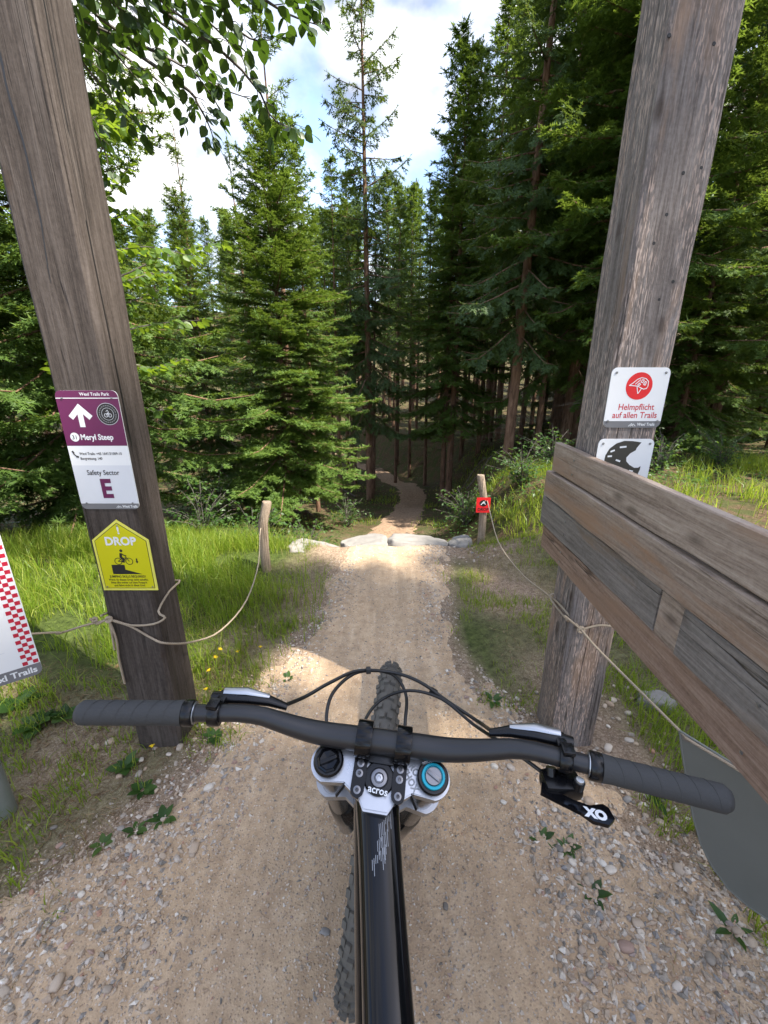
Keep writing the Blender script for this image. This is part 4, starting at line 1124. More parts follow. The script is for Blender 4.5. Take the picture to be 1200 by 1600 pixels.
# long drying cracks: thin dark wedges let into the timber, one on the inner corner of the left post
def crack(post, side, xs, z0, z1, seed):
    rr = np.random.default_rng(seed); pts_ = []
    n = 26
    for k in range(n):
        z = z0 + (z1 - z0) * k / (n - 1); pts_.append((xs + .006 * math.sin(k * .45 + seed) + rr.normal(0, .0012), z))
    mb = MB()
    wv = [.0005 + .0028 * math.sin(math.pi * k / (n - 1)) ** .6 * rr.uniform(.6, 1.1) for k in range(n)]
    V, F = [], []
    for (a, z), w_ in zip(pts_, wv):
        if side == 'front': V += [(a - w_, -.0934, z), (a + w_, -.0934, z)]
        elif side == 'right': V += [(.0934, a - w_, z), (.0934, a + w_, z)]
    for k in range(n - 1): F.append((2 * k, 2 * k + 1, 2 * k + 3, 2 * k + 2))
    mb.add(V, F).build('crack', M['ink'], post, smooth=None)
crack(PL, 'right', -.045, .1, 2.9, 3); crack(PL, 'front', -.01, 1.75, 2.7, 5)
kn = MB()
for (u, v) in ((1046, 55), (1116, 68), (1068, 270), (1042, 335), (1022, 380), (1052, 440), (1030, 468), (1096, 262)):
    p = at_y(u, v, FY) - np.array(PR.location); kn.lathe([(.0001, -.0925), (.004, -.0928), (.0055, -.0915)], 8, 'y', (p[0], 0, p[2]))
kn.build('nail_holes', M['ink'], PR, smooth=None)

# ------------------------------------------------------------------ lettering and flat print
def text(body, size, x, y, z, mat, parent, align='LEFT', bold=0.0, sx=1.0, shear=0.0, name='lettering'):
    cu = bpy.data.curves.new('txt', 'FONT'); cu.body = body; cu.size = size; cu.align_x = align; cu.offset = bold; cu.resolution_u = 3; cu.shear = shear
    ob = bpy.data.objects.new('txt', cu); COL.objects.link(ob)
    me = bpy.data.meshes.new_from_object(ob); bpy.data.objects.remove(ob); bpy.data.curves.remove(cu)
    me.name = name; me.materials.clear(); me.materials.append(M[mat])
    n = len(me.vertices); co = np.zeros(n * 3, np.float32); me.vertices.foreach_get('co', co); co = co.reshape(-1, 3); co[:, 0] *= sx
    me.vertices.foreach_set('co', co.ravel()); me.update()
    return link(name, me, parent=parent, loc=(x, y, z))
def rrect(x0, y0, x1, y1, r, n=5):
    rs_ = r if hasattr(r, '__len__') else (r,) * 4; out = []
    for (cx_, cy_, a0, q) in ((x1, y1, 0, rs_[0]), (x0, y1, 90, rs_[1]), (x0, y0, 180, rs_[2]), (x1, y0, 270, rs_[3])):
        sx_, sy_ = (-1 if cx_ == x1 else 1), (-1 if cy_ == y1 else 1)
        for k in range(n + 1):
            a = R(a0 + 90 * k / n); out.append((cx_ + sx_ * q + q * math.cos(a), cy_ + sy_ * q + q * math.sin(a)))
    return out
def circle(cx_, cy_, r, n=28, ry=None): return [(cx_ + r * math.cos(2 * math.pi * k / n), cy_ + (ry or r) * math.sin(2 * math.pi * k / n)) for k in range(n)]
def printed(name, poly, z, mat, parent): return MB().flat(poly, z).build(name, M[mat], parent, smooth=None)
def ring(name, cx_, cy_, r0, r1, z, mat, parent, n=32):
    a, b = circle(cx_, cy_, r0, n), circle(cx_, cy_, r1, n)
    return MB().add([(p[0], p[1], z) for p in a + b], [(k, (k + 1) % n, n + (k + 1) % n, n + k) for k in range(n)]).build(name, M[mat], parent, smooth=None)
def strokes(name, lines, w, z, mat, parent):
    mb = MB()
    for ln in lines:
        for a, b in zip(ln[:-1], ln[1:]):
            dx, dy = b[0] - a[0], b[1] - a[1]; l = math.hypot(dx, dy) or 1; nx_, ny_ = -dy / l * w / 2, dx / l * w / 2; ex, ey = dx / l * w * .3, dy / l * w * .3
            mb.add([(a[0] + nx_ - ex, a[1] + ny_ - ey, z), (a[0] - nx_ - ex, a[1] - ny_ - ey, z), (b[0] - nx_ + ex, b[1] - ny_ + ey, z), (b[0] + nx_ + ex, b[1] + ny_ + ey, z)], [(0, 1, 2, 3)]); z += .00001
    return mb.build(name, M[mat], parent, smooth=None)
def sign(name, label, x, y, z, rotz=0.0, tilt=0.0): return thing(name, label, 'sign', (x, y, z), (R(90), tilt, rotz))
def screws(parent, pts_, z, r=.004):
    for (a, b) in pts_: MB().lathe([(r, 0), (r, .0012), (r * .6, .002)], 10, 'z', (a, b, z)).build('screw', M['screw'], parent)
def wlogo(parent, x, y, s, z, mat='white'):
    strokes('mountain_emblem', [[(x, y), (x + s * .45, y + s * .42), (x + s * .62, y + s * .28), (x + s * .8, y + s * .36), (x + s * 1.15, y)], [(x + s * .3, y), (x + s * .52, y + s * .2), (x + s * .8, y)]], s * .09, z, mat, parent)
EP = .0004
# purple and white trail sign
s1 = sign('trail_sign', 'purple and white trail sign with arrow and number on the left post', -.932, FY - .0025, 1.062)
MB().prism(rrect(-.098, 0, .098, .39, .018), -.0015, .0015).build('plate', M['white'], s1, smooth=None)
z0 = .0015 + EP
printed('purple_panel', rrect(-.098, .217, .098, .39, (.018, .018, 0.0001, .0001)), z0, 'purple', s1)
printed('pale_panel', [(-.098, .022), (.098, .022), (.098, .152), (-.098, .152)], z0, 'palewhite', s1)
printed('grey_footer', rrect(-.098, 0, .098, .02, (.0001, .0001, .018, .018)), z0, 'signgrey', s1)
printed('white_line', [(-.098, .3655), (.098, .3655), (.098, .368), (-.098, .368)], z0 + EP, 'white', s1)
text('Wexl Trails Park', .0135, .072, .3745, z0 + EP, 'white', s1, 'RIGHT', .0002)
ar = [(-.032, .35), (-.070, .312), (-.058, .300), (-.0405, .3175), (-.0405, .277), (-.0235, .277), (-.0235, .3175), (-.006, .300), (.006, .312)]
MB().add([(p[0], p[1], z0 + EP) for p in ar], [(0, 1, 2, 3), (0, 3, 6), (3, 4, 5, 6), (0, 6, 7, 8)]).build('arrow', M['white'], s1, smooth=None)
printed('badge', circle(.056, .318, .034, 36), z0 + EP, 'ink', s1)
ring('badge_ring', .056, .318, .033, .0343, z0 + 2 * EP, 'palewhite', s1); ring('badge_ring', .056, .318, .0185, .0195, z0 + 2 * EP, 'palewhite', s1)
strokes('badge_bicycle', [circle(.050, .314, .0055, 12) + [(.0555, .314)], circle(.062, .314, .0055, 12) + [(.0675, .314)], [(.050, .314), (.056, .322), (.062, .314)], [(.052, .326), (.057, .330), (.060, .322), (.055, .319)]], .0016, z0 + 2 * EP, 'palewhite', s1)
strokes('badge_marks', [[(.056 + .026 * math.cos(a), .318 + .026 * math.sin(a)), (.056 + .026 * math.cos(a + .12), .318 + .026 * math.sin(a + .12))] for a in np.arange(.2, 6.2, .27)], .0035, z0 + 2 * EP, 'signgrey', s1)
printed('number_disc', circle(-.066, .245, .0145, 28), z0 + EP, 'white', s1)
text('31', .019, -.066, .2383, z0 + 2 * EP, 'ink', s1, 'CENTER', .0001, 1.0)
text('Meryl Steep', .0255, -.048, .2365, z0 + EP, 'white', s1, 'LEFT', .0007, .86)
strokes('phone_symbol', [[(-.084, .197), (-.082, .190), (-.077, .184), (-.070, .181)]], .0035, z0 + EP, 'ink', s1)
strokes('phone_symbol', [[(-.0845, .1985), (-.0815, .193)], [(-.0745, .1812), (-.069, .1805)]], .0055, z0 + 2 * EP, 'ink', s1)
text('Wexl Trails: +43 1641/31009-10', .0122, -.064, .187, z0 + EP, 'ink', s1, 'LEFT', .00015, .86)
text('Bergrettung: 140', .0122, -.064, .171, z0 + EP, 'ink', s1, 'LEFT', .00015, .86)
text('Safety Sector', .0235, .0, .120, z0 + 2 * EP, 'ink', s1, 'CENTER', .0002, .86)
text('E', .088, 0, .043, z0 + 2 * EP, 'purple', s1, 'CENTER', .0035, .86)
wlogo(s1, .02, .005, .016, z0 + EP); text('Wexl Trails', .0125, .041, .0055, z0 + EP, 'white', s1, 'LEFT', .0003, .86)
screws(s1, [(-.078, .367), (.078, .367), (-.078, .022), (.078, .022)], z0 + 2 * EP, .003)
# yellow DROP sign
s2 = sign('warning_sign', 'yellow house-shaped drop warning sign on the left post', -.925, FY - .0025, .749)
def house(k): return [(-.099 + k, k), (.099 - k, k), (.099 - k * .95, .198 - k * .3), (.0, .274 - k * 1.25), (-.099 + k * .95, .198 - k * .3)]
MB().prism(house(0), -.0015, .0015).build('plate', M['yellowlight'], s2, smooth=None)
printed('black_border', house(.0085), z0, 'ink', s2); printed('yellow_panel', house(.0105), z0 + EP, 'yellow', s2)
zz_ = z0 + 2 * EP
text('!', .038, .0, .222, zz_, 'white', s2, 'CENTER', .0012); text('DROP', .043, 0, .180, zz_, 'white', s2, 'CENTER', .0015, .95)
printed('ramp_pictogram', [(-.05, .066), (.055, .066), (-.003, .084), (-.003, .103), (-.05, .103)], zz_, 'ink', s2)
strokes('cyclist_pictogram', [circle(-.022, .117, .0125, 16) + [(-.0095, .117)], circle(.017, .117, .0125, 16) + [(.0295, .117)], [(-.022, .117), (-.004, .116), (.008, .131), (-.008, .128), (-.022, .117)], [(.017, .117), (.006, .138), (.010, .139)]], .0024, zz_, 'ink', s2)
strokes('cyclist_pictogram', [[(-.010, .133), (-.008, .146)], [(-.010, .134), (-.002, .124), (-.004, .115)]], .009, zz_ + EP, 'ink', s2)
strokes('cyclist_pictogram', [[(-.006, .147), (.004, .140), (.009, .139)]], .0035, zz_ + 2 * EP, 'ink', s2); printed('cyclist_head', circle(-.005, .158, .0055, 14), zz_, 'ink', s2)
printed('down_arrow', [(.0415, .128), (.0415, .117), (.0385, .117), (.044, .108), (.0495, .117), (.0465, .117), (.0465, .128)], zz_, 'ink', s2)
text('JUMPING SKILLS REQUIRED!', .0122, .0, .0525, zz_, 'ink', s2, 'CENTER', .0003, .86)
for k, ln in enumerate(('Wenn du diesen Drop nicht schaffst,', 'bitte übe weiter auf dem Funpark', 'und fahre nicht in diese Line!')): text(ln, .0112, 0, .040 - .0115 * k, zz_, 'ink', s2, 'CENTER', .0002, .86)
screws(s2, [(0, .252), (-.082, .015), (.082, .015)], zz_, .0028)
# helmet signs on the right post
s3 = sign('helmet_sign', 'white square sign with red helmet circle on the right post', .792, FY - .0025, 1.337)
MB().prism(rrect(-.0905, 0, .0905, .183, .018), -.0015, .0015).build('plate', M['white'], s3, smooth=None)
printed('grey_footer', rrect(-.0905, 0, .0905, .021, (.0001, .0001, .018, .018)), z0, 'signgrey', s3)
printed('red_disc', circle(.001, .128, .041, 40), z0, 'red', s3)
strokes('helmet_pictogram', [[(-.030, .130), (-.020, .137), (-.008, .148), (.004, .153), (.018, .150), (.027, .142), (.028, .128), (.025, .121), (.016, .119), (.008, .122), (-.004, .128), (-.016, .129), (-.030, .130)],
                             [(-.006, .128), (.000, .106)], [(.010, .122), (.001, .106)], [(-.012, .134), (.002, .147)], [(.004, .140), (.008, .147), (.013, .146), (.010, .138), (.004, .140)], [(.013, .133), (.017, .142), (.021, .140), (.019, .131), (.013, .133)], [(-.005, .132), (.000, .137), (.004, .133), (.000, .130), (-.005, .132)]], .0024, z0 + EP, 'white', s3)
text('Helmpflicht', .0265, .004, .056, z0, 'redtext', s3, 'CENTER', .0003, .92, .0); text('auf allen Trails', .0265, .004, .031, z0, 'redtext', s3, 'CENTER', .0003, .92, .0)
wlogo(s3, -.010, .005, .019, z0 + EP); text('Wexl Trails', .013, .017, .0065, z0 + EP, 'white', s3, 'LEFT', .0003, .9)
screws(s3, [(-.076, .168), (.076, .168), (-.079, .021), (.079, .021)], z0 + EP, .0038)
s4 = sign('helmet_sign', 'white sign with dark full-face helmet, half hidden behind the plank board', .787, FY - .0025, 1.118)
MB().prism(rrect(-.0905, 0, .0905, .183, .018), -.0015, .0015).build('plate', M['white'], s4, smooth=None)
hel = [(.048, .172), (.020, .176), (-.008, .177), (-.032, .169), (-.052, .152), (-.062, .130), (-.063, .112), (-.055, .098), (-.035, .090), (-.008, .076), (.026, .058), (.044, .050), (.055, .064), (.060, .082), (.060, .094), (.053, .088), (.040, .088), (.022, .098), (.010, .110), (.008, .122), (.018, .136), (.034, .146), (.036, .154)]
me4 = MB().flat(hel, z0).build('helmet_pictogram', M['helmet'], s4, smooth=None)
bm4 = bmesh.new(); bm4.from_mesh(me4.data); bmesh.ops.triangulate(bm4, faces=bm4.faces); bm4.to_mesh(me4.data); bm4.free()
strokes('vent_slots', [[(-.018, .156), (0, .158)], [(-.046, .142), (-.036, .146)], [(-.053, .126), (-.042, .127)], [(-.024, .114), (-.012, .110)], [(.026, .100 - .022), (.036, .076)]], .0055, z0 + EP, 'white', s4)
screws(s4, [(-.076, .168), (.076, .168)], z0 + EP, .0038)

# ------------------------------------------------------------------ plank board on the inner face of the right post
pb = thing('plank_board', 'sloping-looking board of weathered planks nailed to the inner side of the right post', 'board', (.688, .4, 0))
pb['label'] = 'weathered four-plank board fixed beside the right gate post'
def plank(name, y0, y1, zb, ztop, x0, x1, mat, lab=None):
    n = 40; V, F = [], []
    ys = np.linspace(y0, y1, n)
    for k, yv in enumerate(ys):
        e1 = .0028 * (vnoise([yv * 6], [zb * 11], 1, 61)[0] - .5) * 2; e2 = .0028 * (vnoise([yv * 6 + 40], [zb * 11], 1, 62)[0] - .5) * 2; c = .003
        for (xx, zz2) in ((x0, zb + c + e1), (x0 + c, zb + e1), (x1 - c, zb + e1), (x1, zb + c + e1), (x1, ztop - c + e2), (x1 - c, ztop + e2), (x0 + c, ztop + e2), (x0, ztop - c + e2)): V.append((xx, yv, zz2))
    for k in range(n - 1):
        for q in range(8): F.append((k * 8 + q, k * 8 + (q + 1) % 8, (k + 1) * 8 + (q + 1) % 8, (k + 1) * 8 + q))
    F.append(tuple(range(8))[::-1]); F.append(tuple((n - 1) * 8 + q for q in range(8)))
    o = MB().add(V, F).build(name, M[mat], pb, smooth=None, sub=tuple(pb.location))
    if lab: o['label'] = lab
    return o
NE = -.75
plank('plank', NE, 1.655, 1.1295, 1.242, .672, .699, 'plank0')
plank('plank', NE, 1.685, 1.0175, 1.1245, .663, .6985, 'plank1')
plank('plank', .905, 1.705, .8950, 1.0125, .670, .699, 'plank2'); plank('plank', .822, .902, .894, 1.012, .6725, .699, 'plank0'); plank('plank', NE, .819, .892, 1.0115, .6695, .699, 'plank2')
plank('plank', NE, 1.675, .790, .8890, .676, .699, 'plank3')
for (yy_, zs_) in ((1.46, (1.16, 1.21, 1.05, 1.09, .93, .98, .82, .86)), (.60, (1.18, 1.07, .95, .84))):
    for zq in zs_: MB().lathe([(.004, .0), (.004, -.0012), (.0012, -.0018)], 8, 'x', (.6665 - .688, yy_ - .4, zq)).build('nail', M['screw'], pb)

# ------------------------------------------------------------------ stakes, ropes, small signs
def stake(u, v, vt, r, label, wood='stake'):
    p = at_z(u, v, 0.0); g = gz(p[0], p[1]); top = at_y(u, vt, p[1])
    h = top[2] - g; mb = MB()
    lx = random.uniform(-.008, .008)
    mb.tube([(0, 0, -.25), (lx, 0, h * .3), (-lx, .004, h * .7), (top[0] - p[0], 0, h - .006), (top[0] - p[0], 0, h)], [r * 1.02, r, r * .98, r * .97, r * .86], 14)
    o = thing('wooden_stake', label, 'stake', (p[0], p[1], g)); mb.build('shaft', M[wood], o); return o, p, h
sl, slp, slh = stake(417, 890, 784, .037, 'round wooden stake in the grass left of the trail')
sr_, srp, srh = stake(751, 846, 742, .034, 'round wooden stake with red sign right of the trail')
s5 = sign('warning_sign', 'small red drop sign on the right wooden stake', srp[0] - .012, srp[1] - .038, .36 + gz(srp[0], srp[1]))
MB().prism(rrect(-.062, 0, .062, .14, .008), -.0015, .0015).build('plate', M['red'], s5, smooth=None)
text('DROP', .036, 0, .018, z0, 'ink', s5, 'CENTER', .001)
printed('black_panel', circle(0, .088, .036, 20, .03), z0, 'ink', s5); strokes('bicycle_pictogram', [[(-.02, .075), (-.008, .09), (.008, .09), (.02, .078)], [(-.008, .09), (.0, .102), (.01, .098)]], .007, z0 + EP, 'white', s5)

def rope_obj(name, label, paths, r=.0055, knots=(), parent=None):
    o = thing(name, label, 'rope', tuple(paths[0][0])); b = np.array(paths[0][0])
    for pth in paths:
        P = smooth_path(pth, 40)
        MB().tube([tuple(np.array(p) - b) for p in P], r, 8).build('rope_length', M['rope'], o, smooth=60)
    for (c, s_) in knots:
        mb = MB(); c = np.array(c)
        for k in range(3):
            pp = []
            for q in range(13):
                a = q / 12 * 6.283
                v_ = np.array([math.cos(a), math.sin(a) * .45, math.sin(a)]) * s_ * (.8 + .12 * k)
                v_ = np.array(Euler((k * .9, k * 1.1, k * .7)).to_matrix() @ Vector(v_)); pp.append(tuple(c + v_ - b))
            mb.tube(pp, r * .95, 7)
        mb.build('knot', M['rope'], o, smooth=60)
    return o
fy = FY - .008
k0 = at_y(170, 968, FY - .02)
zl = k0[2]
l_end = at_plane(52, 1003, (-1.28, 1.25, 0), (.5, -.86, 0))
rope_obj('fence_rope', 'pale hemp rope knotted round the left gate post', [
    [at_y(140, 966, FY - .02), at_y(152, 975, FY - .02), k0, at_y(205, 977, fy), at_y(240, 975, fy), at_y(258, 965, fy), (-.846, FY + .005, zl + .02), (-.846, FY + .1, zl + .05), (-.846, FY + .19, zl + .05), (-.95, FY + .195, zl + .03), (-1.05, FY + .195, zl + .01), (-1.049, FY + .05, zl), tuple(at_y(158, 962, FY - .02))],
    [k0, at_y(182, 1000, FY - .02), at_y(186, 1030, FY - .015), at_y(195, 1068, FY - .012)],
    [k0, at_y(174, 985, FY - .02), at_y(179, 1015, FY - .02)]], .0042, [(k0, .010), (at_y(148, 968, FY - .02), .007)])
rope_obj('fence_rope', 'pale hemp rope sagging from the left gate post to the left wooden stake', [
    [k0, at_y(205, 979, fy), at_y(235, 996, fy), at_y(258, 1005, fy), at_y(300, 1003, FY + .12), at_y(345, 985, 1.72), at_y(385, 938, 2.1), at_y(404, 880, 2.6), (slp[0] - .005, slp[1] - .043, .36), (slp[0] + .03, slp[1] + .035, .37), (slp[0] - .04, slp[1], .365)]], .0042)
rope_obj('fence_rope', 'pale hemp rope running left from the left gate post behind the info board', [[k0, at_y(130, 978, FY - .02), at_y(90, 990, FY - .03), (l_end[0], FY - .05, l_end[2]), (-1.9, FY - .1, l_end[2] - .02)]], .0042)
kr = at_y(908, 984, FY - .02)
rope_obj('fence_rope', 'pale hemp rope from the right wooden stake to the right gate post', [
    [(srp[0] + .038, srp[1] + .01, .40), (srp[0], srp[1] - .04, .405), (srp[0] + .02, srp[1] - .05, .40), at_y(778, 845, 3.1), at_y(812, 893, 2.4), at_y(850, 925, 1.8), at_y(872, 942, FY + .1), kr]], .0042)
gp0 = np.array([.885, .965, .50]); gdir = nrm(np.array([.11, -.17, 0.])); gn = np.array([gdir[1], -gdir[0], 0.])
g1 = at_plane(1066, 1146, gp0, gn); g2 = at_plane(1200, 1228, gp0, gn); g3 = g2 + (g2 - g1) * 1.6
rope_obj('fence_rope', 'pale hemp rope from the right gate post down through the grey hanging sheet', [
    [kr, at_y(935, 1015, 1.28), at_plane(1000, 1080, (.82, 1.12, 0), (.3, .95, 0)), g1, g1 + (g2 - g1) * .08 - gn * .009 * np.sign(np.dot(gn, O3 - g1)) * -1, (g1 + g2) / 2 + gn * .008 * np.sign(np.dot(gn, O3 - g1)), g2 + gn * .008 * np.sign(np.dot(gn, O3 - g1)), g3],
    [kr, at_y(935, 977, fy), at_y(958, 978, fy), (.893, FY + .01, kr[2] + .01), (.893, FY + .19, kr[2] + .02), (.79, FY + .195, kr[2] + .02), (.697, FY + .195, kr[2] + .02), (.697, FY + .01, kr[2] + .02), tuple(at_y(882, 962, fy)), kr]], .0042, [(kr, .011)])
# grey sheet hung on the rope
out2 = [(1062, 1142), (1066, 1175), (1074, 1225), (1083, 1275), (1095, 1318), (1112, 1352), (1138, 1388), (1170, 1416), (1200, 1436)]
c3 = [at_plane(u, v, gp0, gn) for (u, v) in out2]
L2 = [(np.dot(p - gp0, gdir), p[2]) for p in c3]
W_ = .62; lft = L2; rgt = [(2 * .30 - a, z) for (a, z) in L2][::-1]
poly = lft + [(.30, L2[-1][1] - .02)] + rgt
sh = thing('hanging_sheet', 'plain grey sheet hanging from the rope at the lower right edge', 'sheet', tuple(gp0))
mtx = Matrix(((gdir[0], 0, gn[0], 0), (gdir[1], 0, gn[1], 0), (0, 1, 0, 0), (0, 0, 0, 1)))
mb = MB().prism([(a, z - gp0[2]) for (a, z) in poly], -.0025, .0025).xf(mtx); mb.build('plate', M['greyback'], sh, smooth=None)
MB().tube([(a, z - gp0[2], 0) for (a, z) in poly] + [(poly[0][0], poly[0][1] - gp0[2], 0)], .0038, 8).xf(mtx).build('rolled_edge', M['greyback'], sh, smooth=60)
e_ = (np.dot(g1 - gp0, gdir), g1[2] - gp0[2]); MB().lathe([(.007, -.005), (.011, -.004), (.011, .004), (.007, .005)], 16, 'z', (e_[0] + .012, e_[1] - .006, 0)).xf(mtx).build('eyelet', M['screw'], sh)

# info board at the left edge, on a galvanised pole
bx = nrm(np.array([.80, .60, 0.])); bn = np.array([.60, -.80, 0.])
cor = at_plane(68, 1050, (-1.14, 1.165, 0), bn)
ib = thing('info_board', 'white info board with red checked edge at the left picture edge', 'board', tuple(cor), (R(90), 0, math.atan2(bx[1], bx[0])))
MB().prism(rrect(-.52, 0, 0, .74, .02), -.0015, .0015).build('plate', M['white'], ib, smooth=None)
printed('grey_footer', rrect(-.52, 0, 0, .042, (.0001, .0001, .02, .02)), z0, 'signgrey', ib)
ck = MB(); q_ = .0135
for r_ in range(50):
    for c_ in range(3):
        if (r_ + c_) % 2 == 0: ck.flat([(-.003 - q_ * c_, .045 + q_ * r_), (-.003 - q_ * (c_ + 1), .045 + q_ * r_), (-.003 - q_ * (c_ + 1), .045 + q_ * (r_ + 1)), (-.003 - q_ * c_, .045 + q_ * (r_ + 1))], z0)
ck.build('checked_border', M['crimson'], ib, smooth=None)
text('Wexl Trails', .030, -.012, .012, z0 + EP, 'white', ib, 'RIGHT', .0008); wlogo(ib, -.21, .011, .03, z0 + EP)
for (t_, sz, yy_) in (('u', .026, .182), ('e', .026, .158), ('nd', .026, .133), ('fe', .032, .062)): text(t_, sz, {'u': -.080, 'e': -.084, 'nd': -.084, 'fe': -.102}[t_], yy_, z0, 'ink', ib, 'RIGHT', .0006)
printed('divider_line', [(-.42, .110), (-.075, .110), (-.075, .112), (-.42, .112)], z0, 'palewhite', ib)
pp_ = at_z(10, 1268, 0.0)
pole = thing('sign_pole', 'galvanised steel pole at the left edge carrying the info board', 'pole', (pp_[0], pp_[1], gz(pp_[0], pp_[1])))
MB().lathe([(.032, -.2), (.032, 1.72), (.030, 1.725)], 20).build('tube', M['galv'], pole)
for zq in (cor[2] + .12, cor[2] + .6):
    e = np.array([cor[0], cor[1], 0]) - bx * .30 - bn * .003; a_ = np.array([pp_[0], pp_[1], 0])
    MB().tube([(0, 0, zq), tuple((e - a_) + np.array([0, 0, zq]))], .009, 8).build('bracket', M['galv'], pole)
    MB().lathe([(.0345, zq - .015), (.0345, zq + .015)], 20).build('pole_clamp', M['galv'], pole)
# ------------------------------------------------------------------ the bike under the camera
LEAN = Matrix.Translation((-.046, 0, 0)) @ Matrix.Rotation(R(2.5), 4, 'Y')
HEAD = Vector((-.005, .401, 1.022)); TH = R(29.5); STEER = R(-6.5)
MF = LEAN @ Matrix.Translation(HEAD) @ Matrix.Rotation(TH, 4, 'X') @ Matrix.Rotation(STEER, 4, 'Z')
bike = thing('mountain_bike', 'black downhill mountain bike seen from the rider, bar turned slightly right', 'bicycle', (0, .2, 0))
BS = (0, .2, 0)
def fk(mb, name, mat, parent=None, smooth=40):
    o = mb.xf(MF).build(name, M[mat], parent or bike, smooth=smooth, sub=BS); return o
FRM = LEAN @ Matrix.Translation(HEAD) @ Matrix.Rotation(R(5.0), 4, 'Z') @ Matrix.Translation(-HEAD)
def fr(mb, name, mat, parent=None, smooth=40): return mb.xf(FRM).build(name, M[mat], parent or bike, smooth=smooth, sub=BS)
SX = .0675; SYO = .010
# fork
def crown_poly(rr, neck):
    out = []
    for k in range(15): a = R(-75 + 150 * k / 14) ; out.append((SX + rr * math.cos(a), SYO + rr * math.sin(a)))
    out += [(.047, SYO + neck), (.030, .031), (-.030, .031), (-.047, SYO + neck)]
    for k in range(15): a = R(105 + 150 * k / 14); out.append((-SX + rr * math.cos(a), SYO + rr * math.sin(a)))
    out += [(-.045, -.010), (-.022, -.025), (-.015, -.036), (.015, -.036), (.022, -.025), (.045, -.010)]
    return out
tc_ = fk(MB().prism(crown_poly(.0235, .021), -.026, -.003).prism([(p[0] * .975, p[1] * .94 + .0005) for p in crown_poly(.0235, .021)], -.0035, 0.0), 'top_crown', 'silver', smooth=None)
lc_ = fk(MB().prism([(p[0] * 1.02, p[1] + .002) for p in crown_poly(.0255, .022)], -.165, -.13), 'lower_crown', 'silver', smooth=None)
for sg in (-1, 1):
    fk(MB().lathe([(.0185, -.40), (.0185, .002)], 24, 'z', (sg * SX, SYO, 0)), 'stanchion', 'stanchion')
    fk(MB().lathe([(.0235, -.80), (.0245, -.60), (.0255, -.375), (.0215, -.365)], 20, 'z', (sg * SX, SYO + .006, 0)).box((sg * SX * .98, SYO + .03, -.765), (.022, .06, .06), .006), 'lower_leg', 'gloss')
    fk(MB().box((sg * .0445, -.012, -.0125), (.0015, .028, .0215), 0, Matrix.Rotation(sg * .55, 4, 'Z')), 'clamp_slit', 'ink', smooth=None)
# fork caps
cl = fk(MB().lathe([(.0185, -.001), (.0195, .003), (.0195, .008), (.0170, .0105), (.0165, .0105)], 30, 'z', (-SX, SYO, 0)), 'air_cap', 'blackalu')
fk(MB().lathe([(.0158, .009), (.0147, .0125), (.0122, .0135), (.0110, .0115), (.0001, .0105)], 8, 'z', (-SX, SYO, 0)).box((-SX, SYO, .0125), (.022, .005, .006), .001, Matrix.Rotation(.5, 4, 'Z')), 'cap_nut', 'gloss', cl, None)
cr_ = fk(MB().lathe([(.0190, -.001), (.0200, .004), (.0200, .010), (.0185, .0125), (.0180, .0125)], 30, 'z', (SX, SYO, 0)), 'damper_cap', 'blackalu')
fk(MB().lathe([(.0150, .0120), (.0150, .0155), (.0145, .0165), (.0118, .0165), (.0113, .0145)], 30, 'z', (SX, SYO, 0)), 'adjuster_ring', 'teal', cr_)
fk(MB().lathe([(.0108, .012), (.0104, .0165), (.0098, .0172)], 24, 'z', (SX, SYO, 0)).box((SX, SYO, .0178), (.018, .0048, .005), .0012, Matrix.Rotation(-.5, 4, 'Z')), 'rebound_knob', 'steelgrey', cr_)
ob = text('REBOUND', .0042, 0, 0, 0, 'white', bike, 'CENTER', 0, 1.0); ob.matrix_basis = Matrix.Translation((0, -.2, 0)) @ MF @ Matrix.Translation((SX - .005, SYO + .0148, .0131)) @ Matrix.Rotation(.35, 4, 'Z')
# headset cap
fk(MB().lathe([(.0195, -.002), (.0195, .0045), (.0180, .0065), (.0118, .0068), (.0112, .0058), (.0001, .0058)], 36, 'z', (0, .000, 0)), 'headset_cap', 'blackalu')
fk(MB().lathe([(.0108, .0055), (.0100, .0078), (.0062, .0082), (.0052, .006), (.0001, .006)], 28, 'z', (0, .000, 0)), 'cap_dome', 'steelgrey')
fk(MB().lathe([(.0048, .0055), (.0045, .0095), (.0026, .0098), (.0022, .007), (.0001, .007)], 6, 'z', (0, .000, 0)), 'cap_bolt', 'silver', None, None)
ob = text('acros', .0115, 0, 0, 0, 'white', bike, 'CENTER', .0002); ob.matrix_basis = Matrix.Translation((0, -.2, 0)) @ MF @ Matrix.Translation((.0, -.0170, .0073)) @ Matrix.Rotation(-.08, 4, 'Z')
for k, w_ in enumerate(('ROCK', 'SHOX')):
    ob = text(w_, .0118, 0, 0, 0, 'etch', bike, 'CENTER', .0004, .88, name='etched_lettering'); ob.matrix_basis = Matrix.Translation((0, -.2, 0)) @ MF @ Matrix.Translation((.0455 - .0085 * k, .0085 - .0068 * k, .0006)) @ Matrix.Rotation(R(-52), 4, 'Z')
